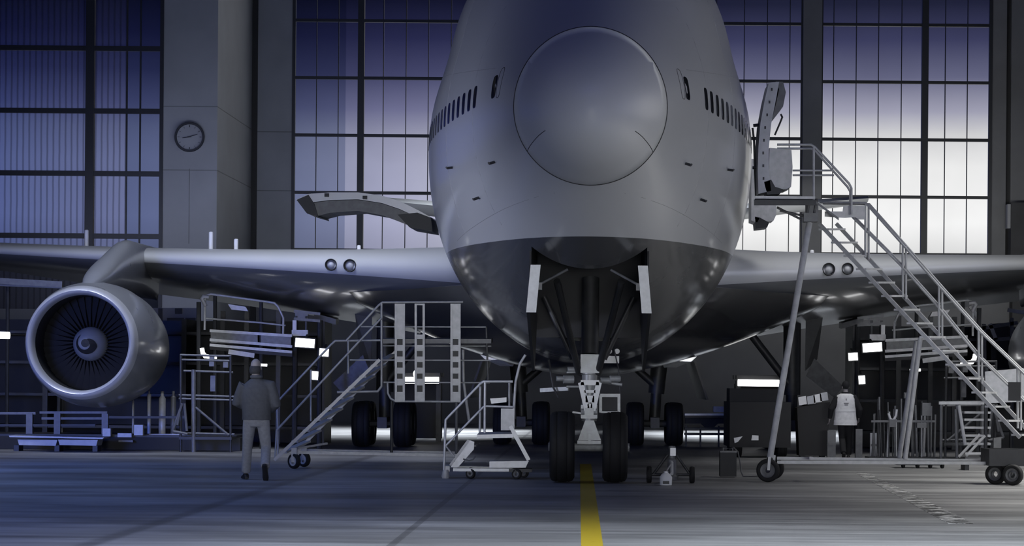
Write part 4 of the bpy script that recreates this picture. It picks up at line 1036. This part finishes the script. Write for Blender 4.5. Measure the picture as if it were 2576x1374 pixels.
c = P(8, 843, 66.0); k = thing('tube_lamp', c, 'bright stubby lamp at the far left edge, left of the engine', 'lamp')
q = MB(); q.path([P(-30, 843, 66), P(24, 844, 66)], .09, 12); q.build('glowing_tube', M_tube, k, True)
MB().tube(P(-10, 843, 66), P(-10, 843, 66) + Vector((0, 6.1, .1)), .03, 6).build('holder', M_dark, k)
k = thing('overhead_beam', base(P(80, 712, 69)), 'grey lattice beam on posts beneath the wing tip side, upper left of the engine', 'beam')
MB().bar(P(-40, 705, 69), P(158, 716, 69), .2, .16).build('top_chord', M_steeld, k); MB().bar(P(-40, 716, 69), P(158, 724, 69), .12, .05).build('lower_chord', M_steeld, k)
for x in (-30, 20, 150): MB().tube(P(x, 712, 69.1), Vector((P(x, 712, 69.1).x, 69.1, 0)), .05, 8).build('beam_post', M_dark, k, True)
# small bulb lamp only on the left
c = P(1046, 941, 74.6); k = thing('bulb_lamp', c, 'round glowing bulb above the long tube lamp on the left', 'lamp')
MB().ball(c, .10, sc=(.8, .8, 1.1)).build('bulb', M_tube, k, True); MB().tube(c + Vector((0, 0, .1)), c + Vector((0, .0, .3)), .03, 8).build('socket', M_dark, k, True)
MB().tube(c + Vector((0, 0, -.1)), Vector((c.x, c.y, P(1046, 957, 75.4).z + .05)), .02, 6).build('stem', M_dark, k)

# ------------------------------------------------------------------ left foreground clutter: long dark dolly under the engine
D = 64.5
k = thing('engine_dolly', base(P(280, 1137, D)), 'long low black dolly on the floor below the left engine', 'dolly')
e0, e1 = P(-260, 1135, D).x, P(604, 1137, D).x
MB().box(((e0 + e1)/2, D + 1.2, .17), (e1 - e0, 2.4, .32)).build('skirt', M_black, k)
MB().box(((e0 + e1)/2, D + 1.2, .36), (e1 - e0 - .2, 2.3, .06)).build('deck', M_dark, k)
for (x0, x1, y, m) in ((0, 90, 1040, M_steeld), (100, 270, 1038, M_steeld), (105, 262, 1053, M_steeld), (0, 240, 1070, M_dark), (270, 470, 1050, M_dark), (375, 470, 1095, M_steel)):
    MB().bar(P(x0, y, D + .3), P(x1, y, D + .3), .06, .06).build('cross_bar', m, k)
for x in (75, 145, 265): MB().box((P(x, 1075, D + .3).x, D + .3, .6), (.16, .16, .62)).build('upright', M_steeld, k)
for (x, y, w, h, m) in ((270, 1088, .2, .2, M_steel), (350, 1082, .22, .26, M_steel), (315, 1095, .35, .1, M_steel), (318, 1110, .36, .05, M_steeld)):
    MB().box(P(x, y, D - .1), (w, .2, h)).build('fitting', m, k)
for x in (60, 300, 540): 
    for dy in (.3, 2.1):
        t = MB(); tyre(t, None, (P(x, 1130, D).x, D + dy, .11), .108, .1, (0, 1, 0))
DT = D; D = 63.4
k = thing('drip_tray', base(P(145, 1118, D - .5)), 'pale shallow tray on black feet in front of the long dolly', 'tray')
tr = MB(); zt, zb = P(145, 1103, D - .5).z, P(145, 1121, D - .5).z
for (xa, xb) in ((44, 140), (146, 242)):
    MB().slab([P(xa - 0, 1106, D - .5), P(xb + 4, 1107, D - .5), P(xb, 1122, D - .5), P(xa + 4, 1120, D - .5)], (0, .7, 0)).build('tray_pan', M_alul, k)
MB().slab([P(22, 1096, D - .55), P(262, 1101, D - .55), P(258, 1105, D - .55), P(24, 1100, D - .55)], (0, .8, 0)).build('rim', M_steel, k)
for x in (40, 142, 238): MB().box((P(x, 1125, D - .5).x, D - .2, zb/2), (.12, .5, zb)).build('tray_foot', M_dark, k)
D = DT
# gas bottles and jars on the dolly
for i, (x, y0, y1, r, lb) in enumerate(((408, 990, 1038, .09, 'pale slim bottle standing second from the left beside the engine'), (375, 985, 1036, .05, 'thin pale bottle standing nearest the engine'), (335, 1005, 1020, .03, 'tiny pale bottle under the engine'), (436, 990, 1040, .07, 'dull bottle beside the scaffold tower'))):
    q = P(x, y1, D + 1.4); zt = P(x, y0, D + 1.4).z; k = thing('gas_bottle', (q.x, D + 1.4, .392), lb, 'bottle', 'bottles on the dolly')
    MB().lathe([(0, r), (zt - .39 - r*1.5, r), (zt - .39 - .06, r*.45), (zt - .39, r*.45)], (q.x, D + 1.4, .392), (0, 0, 1), 16).build('bottle_body', M_steel if i != 3 else M_steeld, k, True)
    MB().lathe([(zt - .39, r*.5), (zt - .34, r*.5), (zt - .33, r*.2)], (q.x, D + 1.4, .39), (0, 0, 1), 12).build('valve', M_steeld, k, True)
# pale partition wall far left behind
k = thing('partition_screen', base(P(455, 880, 86)), 'pale partition screen with dark panels seen between engine and platform', 'screen')
MB().slab([P(385, 775, 86), P(503, 775, 86), P(503, 885, 86), P(385, 885, 86)], (0, .12, 0)).build('screen_panel', M_wall, k)
for (x0, y0, x1, y1) in ((398, 776, 408, 880), (420, 800, 462, 846), (466, 800, 492, 846), (440, 776, 458, 790), (470, 856, 500, 884)): MB().slab([P(x0, y0, 85.9), P(x1, y0, 85.9), P(x1, y1, 85.9), P(x0, y1, 85.9)], (0, .05, 0)).build('dark_board', M_dock, k)
for x in (392, 498): MB().box((P(x, 880, 86.1).x, 86.1, P(x, 885, 86).z/2), (.1, .1, P(x, 885, 86).z)).build('screen_post', M_dark, k)

# ------------------------------------------------------------------ right side clutter
D = 62.0
k = thing('tug', base(P(1905, 1125, D)), 'black boxy tow tractor behind the long stair leg', 'tractor')
x0, x1 = P(1836, 1120, D).x, P(1990, 1120, D).x
MB().box(((x0+x1)/2, D + 1.5, .80), (x1 - x0, 2.8, 1.1)).build('tractor_body', M_black, k); MB().box(((x0+x1)/2 - .1, D + 1.8, 1.48), ((x1 - x0)*.8, 1.4, .4)).build('cab', M_black, k)
for x in (1856, 1970):
    for dy in (.5, 2.4):
        t, hb = MB(), MB(); tyre(t, hb, (P(x, 1120, D).x, D + dy, .33), .33, .24, (1, 0, 0)); o = t.build('tractor_tyre', M_rub, k, True, 60)
MB().slab([P(1846, 1102, D), P(1868, 1098, D), P(1856, 1112, D), P(1848, 1115, D)], (0, -.02, 0)).build('white_mark', M_white, k); MB().slab([P(1892, 1095, D), P(1908, 1096, D), P(1908, 1108, D), P(1890, 1108, D)], (0, -.02, 0)).build('white_mark', M_white, k)
D = 62.5
k = thing('waste_container', base(P(2045, 1130, D)), 'black waste container piled with pale striped sheets, left of the man in the vest', 'container')
cx = P(2046, 1100, D).x
MB().slab([(cx - .34, D, .05), (cx + .34, D, .05), (cx + .40, D, 1.36), (cx - .40, D, 1.22)], (0, .8, 0)).build('container_body', M_black, k)
for i, (xa, ya) in enumerate(((2008, 1000), (2030, 998), (2046, 994), (2062, 990))):
    MB().slab([P(xa, ya, D - .02), P(xa + 19, ya - 4, D - .02), P(xa + 22, ya + 17, D - .02), P(xa + 2, ya + 20, D - .02)], (0, .04, 0)).build('striped_sheet', M_alul if i % 2 else M_white, k)
for s_ in (-1, 1): MB().box((cx + s_*.25, D + .4, .035), (.1, .5, .07)).build('container_foot', M_dark, k)
D = 61.5
k = thing('flat_trolley', base(P(1780, 1110, 74)), 'low trolley frame silhouetted against the bright floor, right of the nose wheels', 'trolley')
D = 73.0
for (x0, x1, y, m) in ((1722, 1836, 1043, M_steell), (1722, 1836, 1048, M_dark), (1722, 1840, 1078, M_dark), (1722, 1840, 1092, M_dark)): MB().bar(P(x0, y, D), P(x1, y, D), .6, .06).build('frame_bar', m, k)
MB().slab([P(1724, 1050, D), P(1836, 1050, D), P(1836, 1066, D), P(1806, 1066, D), P(1796, 1076, D), P(1774, 1076, D), P(1764, 1066, D), P(1724, 1066, D)], (0, .5, 0)).build('trolley_tray', M_black, k)
for x in (1726, 1762, 1808, 1836): MB().box((P(x, 1080, D).x, D, .30), (.05, .05, .60)).build('frame_post', M_dark, k)
MB().box(P(1812, 1030, D), (.4, .3, .16)).build('parts_tray', M_steel, k)
# towing foot casters behind the stair base
D = 55.0
k = thing('flat_dolly', base(P(2306, 1178, D)), 'low flat dolly on four small black wheels behind the stair base beam', 'dolly')
MB().box(P(2306, 1166, D + .3), (.95, .7, .06)).build('dolly_deck', M_dark, k)
for x in (2272, 2308, 2340, 2370):
    c = P(x, 1173, D); t = MB(); tyre(t, None, (c.x, D, .07), .068, .06, (1, .2, 0)); t.build('dolly_wheel', M_rub, k, True, 60)
    MB().box((c.x, D, .12), (.07, .05, P(x, 1168, D).z - .08)).build('wheel_fork', M_dark, k)
# pipe rack, pallets of rods
D = 60.0
k = thing('rod_rack', base(P(2280, 1140, D)), 'crowded rack of upright dark rods and hoses behind the stair legs', 'rack')
random.seed(5)
for i in range(26):
    x = 2195 + 155*i/25 + random.uniform(-2, 2); ya = random.uniform(985, 1060); c = P(x, ya, D + random.uniform(0, .8))
    MB().tube((c.x, c.y, .06), (c.x + random.uniform(-.05, .05), c.y, c.z), random.uniform(.012, .032), 6).build('rod', random.choice([M_steeld, M_dark, M_steeld, M_steel]), k, True)
MB().box((P(2272, 1130, D).x, D + .4, .05), (1.6, 1.0, .1)).build('rack_base', M_dark, k)
MB().bar(P(2192, 1060, D - .1), P(2352, 1060, D - .1), .05, .05).build('rack_rail', M_steeld, k)
for (x, y, w, h) in ((2285, 995, .2, .14), (2245, 1065, .16, .18), (2330, 1030, .2, .3), (2318, 1070, .22, .12)): MB().box(P(x, y, D - .12), (w, .15, h)).build('fitting', M_steeld, k)
q = MB(); q.path([P(2235, 1040, D-.15), P(2240, 1055, D-.15), P(2248, 1058, D-.15), P(2254, 1046, D-.15), P(2256, 1030, D-.15)], .03); q.build('white_hose', M_steell, k, True)
D = 58.5
k = thing('shelf_trolley', base(P(2430, 1150, D)), 'shelf trolley with a top bar and stacked trays under the stairs at right', 'trolley')
for (x, ya) in ((2368, 1012), (2408, 1016), (2480, 1012)): MB().tube((P(x, ya, D).x, D, .12), P(x, ya, D), .035, 8).build('trolley_post', M_steeld, k, True)
MB().bar(P(2362, 1014, D), P(2484, 1014, D), .07, .07).build('top_bar', M_steel, k)
for y in (1038, 1056, 1076, 1096, 1116): MB().box(P(2455, y, D + .3), (.6, .5, .05)).build('tray', M_steel, k)
MB().tube(P(2412, 1020, D - .1), P(2428, 1120, D - .1), .04, 8).build('strut', M_steel, k, True); MB().tube(P(2404, 1030, D - .1), P(2406, 1120, D - .1), .03, 8).build('strut', M_steeld, k, True)
MB().box((P(2425, 1130, D).x, D + .3, .1), (1.1, .7, .06)).build('trolley_base', M_dark, k)
for x in (2372, 2478): 
    t = MB(); tyre(t, None, (P(x, 1150, D).x, D, .07), .07, .05, (1, .3, 0)); t.build('trolley_wheel', M_rub, k, True, 60)
D = 54.0
k = thing('tow_frame', base(P(2470, 1160, D)), 'low steel frame with two sloping tubes on the floor under the stairs at right', 'frame')
MB().bar(P(2428, 1141, D), P(2530, 1141, D), .06, .05).build('frame_bar', M_steel, k); MB().bar(P(2428, 1154, D + .5), P(2530, 1154, D + .5), .06, .05).build('frame_bar', M_steeld, k)
for (x0, y0, x1, y1) in ((2412, 1150, 2465, 1093), (2430, 1148, 2478, 1096)): MB().tube(P(x0, y0, D), P(x1, y1, D), .03, 8).build('sloping_tube', M_steel, k, True)
for x in (2432, 2526): MB().box((P(x, 1160, D).x, D + .25, .1), (.09, .6, .2)).build('frame_foot', M_dark, k)
MB().box(P(2508, 1120, D), (.16, .14, .3)).build('motor', M_steeld, k)
D = 57.5
k = thing('curtain_screen', base(P(2520, 1100, D)), 'pale hanging sheet behind the lower stair flight at the right edge', 'screen')
MB().slab([P(2478, 935, D), P(2590, 925, D), P(2590, 1010, D), P(2480, 1015, D)], (0, .05, 0)).build('sheet', M_steel, k)
for x in (2482, 2588): MB().tube((P(x, 930, D).x, D + .06, 0), P(x, 925, D + .06), .04, 8).build('screen_post', M_dark, k, True)
D = 61.3
for (x, y0, y1, w, m, nm, lb, ct) in ((2198, 1090, 1140, .18, M_alul, 'white_board', 'narrow pale board leaning upright right of the man in the vest', 'board'),
                           (2091, 1084, 1114, .20, M_steeld, 'paper_sack', 'pale paper sack on the floor to the left of the man in the vest', 'sack'), (2160, 1080, 1114, .16, M_steeld, 'cardboard_box', 'stacked pale box on the right of the man in the vest', 'box')):
    c = P(x, y1, D); h_ = P(x, y0, D).z; k = thing(nm, (c.x, D, 0), lb, ct)
    MB().box((c.x, D, h_/2 + .002), (w, .2 if nm != 'white_board' else .05, h_)).build('body', m, k); MB().box((c.x, D - .11, h_*.55), (w*.9, .02, h_*.08)).build('band', M_steeld, k)
# under the right engine side: pipes and fittings behind upper stair flight
D = 70
k = thing('service_frame', base(P(2510, 1060, D)), 'grey service frame with boards behind the upper right of the stair', 'frame')
for (x0, y0, x1, y1, m) in ((2475, 815, 2478, 1000, M_steeld), (2545, 800, 2545, 1000, M_steeld), (2470, 826, 2560, 812, M_steeld), (2490, 815, 2505, 855, M_steel), (2440, 770, 2460, 800, M_steel), (2535, 780, 2585, 788, M_steel), (2500, 855, 2560, 850, M_steeld)): MB().bar(P(x0, y0, D), P(x1, y1, D), .10, .10).build('frame_bar', m, k)
MB().slab([P(2492, 815, D), P(2538, 812, D), P(2538, 880, D), P(2500, 880, D)], (0, .08, 0)).build('frame_board', M_dock, k)
for x in (2478, 2545): MB().tube((P(x, 1000, D).x, D, 0), P(x, 990, D), .06, 8).build('frame_foot', M_dark, k)

# ------------------------------------------------------------------ people
def solid(o, voxel, it=4):
    m = o.modifiers.new('skin_over', 'REMESH'); m.mode = 'VOXEL'; m.voxel_size = voxel; m.use_smooth_shade = True
    q = o.modifiers.new('soften', 'SMOOTH'); q.factor = .5; q.iterations = it
def person(loc, k, label, J, mats, turn=0, style='jacket'):
    """J: joints in metres for a 1.8 m figure that faces +Y"""
    root = thing('person', loc, label, 'person')
    T = lambda v: Vector(loc) + Vector(v)*k
    def lm(mb, pts, rad, n=16): mb.limb([T(p) for p in pts], [tuple(a*k for a in r) if isinstance(r, tuple) else r*k for r in rad], n)
    V = Vector
    hc = V(J['head']); Rz = Matrix.Rotation(math.radians(turn), 3, 'Z')
    b = MB()
    # skull, jaw, neck, face
    b.ball(T(hc + V((0, 0, .03))), .098*k, 14, 20, (.79, .98, 1.05), Rz)
    b.ball(T(hc + Rz @ V((0, .028, -.055))), .075*k, 12, 16, (.78, .85, .95), Rz)
    lm(b, [hc + V((0, -.02, -.20)), hc + V((0, -.015, -.10)), hc + V((0, 0, -.03))], [.066, .058, .055])
    b.ball(T(hc + Rz @ V((0, .112, -.02))), .018*k, 8, 10, (.8, 1.2, 1.3), Rz)
    b.ball(T(hc + Rz @ V((0, .098, -.062))), .02*k, 8, 10, (1.2, .6, .45), Rz)
    for sx in (-1, 1):
        b.ball(T(hc + Rz @ V((sx*.082, -.005, -.01))), .031*k, 8, 12, (.38, .65, 1.05), Rz)
        b.ball(T(hc + Rz @ V((sx*.032, .083, .012))), .014*k, 8, 10, (1.2, .7, .7), Rz)
    # trunk core and limbs under the clothes
    lm(b, [(0, 0, .92), (0, 0, 1.1), (0, 0, 1.3), (0, 0, 1.45), hc + V((0, -.02, -.17))], [(.13, .09), (.12, .085), (.145, .10), (.11, .08), .055])
    for n in ('L', 'R'):
        sh, el, wr = J['sh' + n], J['el' + n], J['wr' + n]; h0, kn, an = J['hip' + n], J['kn' + n], J['an' + n]
        lm(b, [(0, 0, 1.40), sh, el, wr], [.06, .048, .038, .027])
        lm(b, [(0, 0, .97), h0, kn, an], [.09, .075, .05, .036])
        d = (V(wr) - V(el)).normalized(); hd = V(J.get('hand' + n, d)).normalized()
        sx = -1 if n == 'L' else 1
        # palm, four unequal bent fingers and a thumb leaving the side of the palm
        side = hd.cross(V((sx, 0.15, 0))).normalized(); nrm = side.cross(hd).normalized()
        pc = V(wr) + hd*.05
        rs = []
        for t, w_, th in ((-.05, .024, .02), (-.02, .034, .018), (.02, .041, .016), (.05, .040, .013)):
            c = pc + hd*t; rs.append([T(c + side*w_*math.cos(a) + nrm*th*math.sin(a)) for a in np.linspace(0, 2*math.pi, 13)[:-1]])
        b.rings(rs)
        for i, ln in enumerate((.066, .075, .071, .055)):
            r0 = pc + hd*.042 + side*(.030 - .020*i); m1 = r0 + hd*ln*.45 + nrm*.010*-sx; m2 = m1 + (hd*.8 - nrm*.6*sx).normalized()*ln*.32; m3 = m2 + (hd*.35 - nrm*.9*sx).normalized()*ln*.26
            lm(b, [r0, m1, m2, m3], [.0092, .0088, .008, .0068], 8)
        t0 = pc - hd*.015 + side*.030; t1 = t0 + (side*.8 + hd*.55).normalized()*.032; t2 = t1 + (hd*.9 + side*.25).normalized()*.03
        lm(b, [t0, t1, t2], [.0125, .011, .0088], 8)
    body = b.build('body', M_skin, root, True, 180); solid(body, .0075*k, 3)
    # hair or cap
    h = MB()
    if style == 'jacket':    # thinning crown, hair around the back and sides
        for a in np.linspace(-150, -30, 9): 
            q = Rz @ V((math.cos(math.radians(a))*.075, math.sin(math.radians(a))*.088, -.035)); h.ball(T(hc + q), .034*k, 8, 10, (.8, .8, 1.9))
    else:
        h.ball(T(hc + V((0, -.012, .035))), .106*k, 12, 18, (.82, 1.0, 1.02), Rz)
        h.ball(T(hc + Rz @ V((0, .10, .03))), .06*k, 8, 14, (1.1, 1.0, .18), Rz)
    o = h.build('hair' if style == 'jacket' else 'cap', M_hair if style == 'jacket' else mats[0], root, True, 180); solid(o, .009*k, 3)
    # upper garment
    c = MB(); tw = J.get('lean', 0)
    lm(c, [(0, 0, .90), (0, -.0, .94), (0, 0, 1.08), (0, -.005, 1.25), (0, -.01, 1.38), (0, -.01, 1.47), (0, -.01, 1.535)], [(.19, .135), (.215, .15), (.222, .155), (.235, .16), (.235, .14), (.165, .11), (.078, .078)], 24)
    for n in ('L', 'R'):
        sh, el, wr = V(J['sh' + n]), V(J['el' + n]), V(J['wr' + n])
        lm(c, [V((sh.x*.55, 0, sh.z)), sh, sh + (el - sh)*.5, el, el + (wr - el)*.55, el + (wr - el)*.93], [.092, .092, .082, .074, .062, .05])
    up = c.build('jacket', mats[0], root, True, 180); solid(up, .014*k, 6)
    c = MB(); c.path([T((.075*math.cos(a), -.018 + .070*math.sin(a), 1.555)) for a in np.linspace(0, 2*math.pi, 18)], .026*k); c.build('collar', mats[0], up, True, 180)
    c = MB(); lm(c, [(0, 0, .905), (0, 0, .955)], [(.215, .155), (.22, .158)], 28); c.build('hem_band', mats[0], up, True, 60)
    # trousers
    c = MB(); lm(c, [(0, 0, .80), (0, 0, .86), (0, 0, .95), (0, 0, 1.0)], [(.13, .11), (.178, .13), (.172, .12), (.16, .11)], 22)
    for n in ('L', 'R'):
        h0, kn, an = V(J['hip' + n]), V(J['kn' + n]), V(J['an' + n])
        lm(c, [h0 + V((0, 0, .05)), h0 + (kn - h0)*.3, kn, kn + (an - kn)*.5, kn + (an - kn)*.97], [.098, .096, .077, .074, .070])
    tr = c.build('trousers', mats[1], root, True, 180); solid(tr, .014*k, 6)
    for n in ('L', 'R'):
        an = V(J['an' + n]); f = V(J['toe' + n]).normalized(); up_ = V(J.get('fup' + n, (0, 0, 1))); lat = f.cross(up_).normalized(); up_ = lat.cross(f)
        c = MB(); rs = []
        heel = an - f*.075 - up_*.085
        for t, w_, hh in ((0, .030, .055), (.03, .040, .085), (.09, .041, .095), (.15, .043, .07), (.21, .047, .05), (.26, .038, .04), (.285, .016, .026)):
            rs.append([T(heel + f*t + lat*w_*math.copysign(abs(math.cos(a))**.7, math.cos(a)) + up_*(hh/2 + hh/2*math.copysign(abs(math.sin(a))**.7, math.sin(a)))) for a in np.linspace(0, 2*math.pi, 17)[:-1]])
        c.rings(rs); so = c.build('shoe', M_shoe, root, True, 60)
    return root, T, up
# man in the jacket walking away on the left
k1 = 300*45.6/F/1.8
pt = base(P(644, 1213, 45.6))
J1 = dict(head=(-.02, .03, 1.695), shL=(-.20, 0, 1.43), shR=(.205, 0, 1.43), elL=(-.305, .0, 1.16), elR=(.30, -.02, 1.14), wrL=(-.15, .23, 1.08), wrR=(.17, .21, 1.04),
          hipL=(-.105, 0, .88), hipR=(.10, 0, .88), knL=(-.15, .12, .50), knR=(.14, .06, .49), anL=(-.175, .16, .09), anR=(.175, -.30, .20),
          toeL=(-.35, 1, 0), toeR=(.05, .42, -.9), fupR=(0, .9, .42))
person(pt, k1, 'man in grey jacket and pale trousers walking away towards the dock on the left', J1, (M_cloth1, M_cloth2), -8, 'jacket')
# worker in the pale vest on the right
k2 = 190*62.5/F/1.8
pt = base(P(2126, 1143, 62.5)); pt.y = 61.4; pt.x = P(2126, 1143, 61.4).x
J2 = dict(head=(0, .02, 1.70), shL=(-.19, 0, 1.44), shR=(.19, 0, 1.44), elL=(-.335, -.02, 1.18), elR=(.335, .0, 1.17), wrL=(-.36, .10, .94), wrR=(.33, .16, .97),
          hipL=(-.09, 0, .88), hipR=(.09, 0, .88), knL=(-.07, .02, .47), knR=(.09, .12, .49), anL=(-.055, -.22, .14), anR=(.09, .12, .09),
          toeL=(0, .6, -.7), fupL=(0, .7, .6), toeR=(.1, 1, 0))
R2, T2, up2 = person(pt, k2, 'worker in pale safety vest and dark trousers walking away at the right', J2, (M_cloth3, M_cloth3), 20, 'cap')
v = MB(); 
v.limb([T2(p) for p in [(0, 0, .80), (0, 0, .84), (0, 0, 1.08), (0, -.005, 1.25), (0, -.01, 1.42), (0, -.01, 1.50), (0, -.01, 1.54)]], [tuple(a*k2 for a in r) for r in [(.275, .175), (.272, .174), (.245, .168), (.235, .17), (.232, .16), (.195, .13), (.12, .10)]], 28)
vs = v.build('safety_vest', M_vest, R2, True, 60)
for z, w in ((.87, .272), (1.12, .246)):
    q = MB(); q.limb([T2((0, 0, z)), T2((0, 0, z + .05))], [(w*k2, .176*k2), ((w - .004)*k2, .175*k2)], 28); q.build('reflective_stripe', M_refl, vs, True, 60)
for z, w in ((1.315, .11), (1.275, .085), (1.40, .018)):
    MB().box(T2((0, -.172, z)), (w*k2, .012, (.02 if w > .03 else .05)*k2)).build('printed_mark', M_steeld, vs)
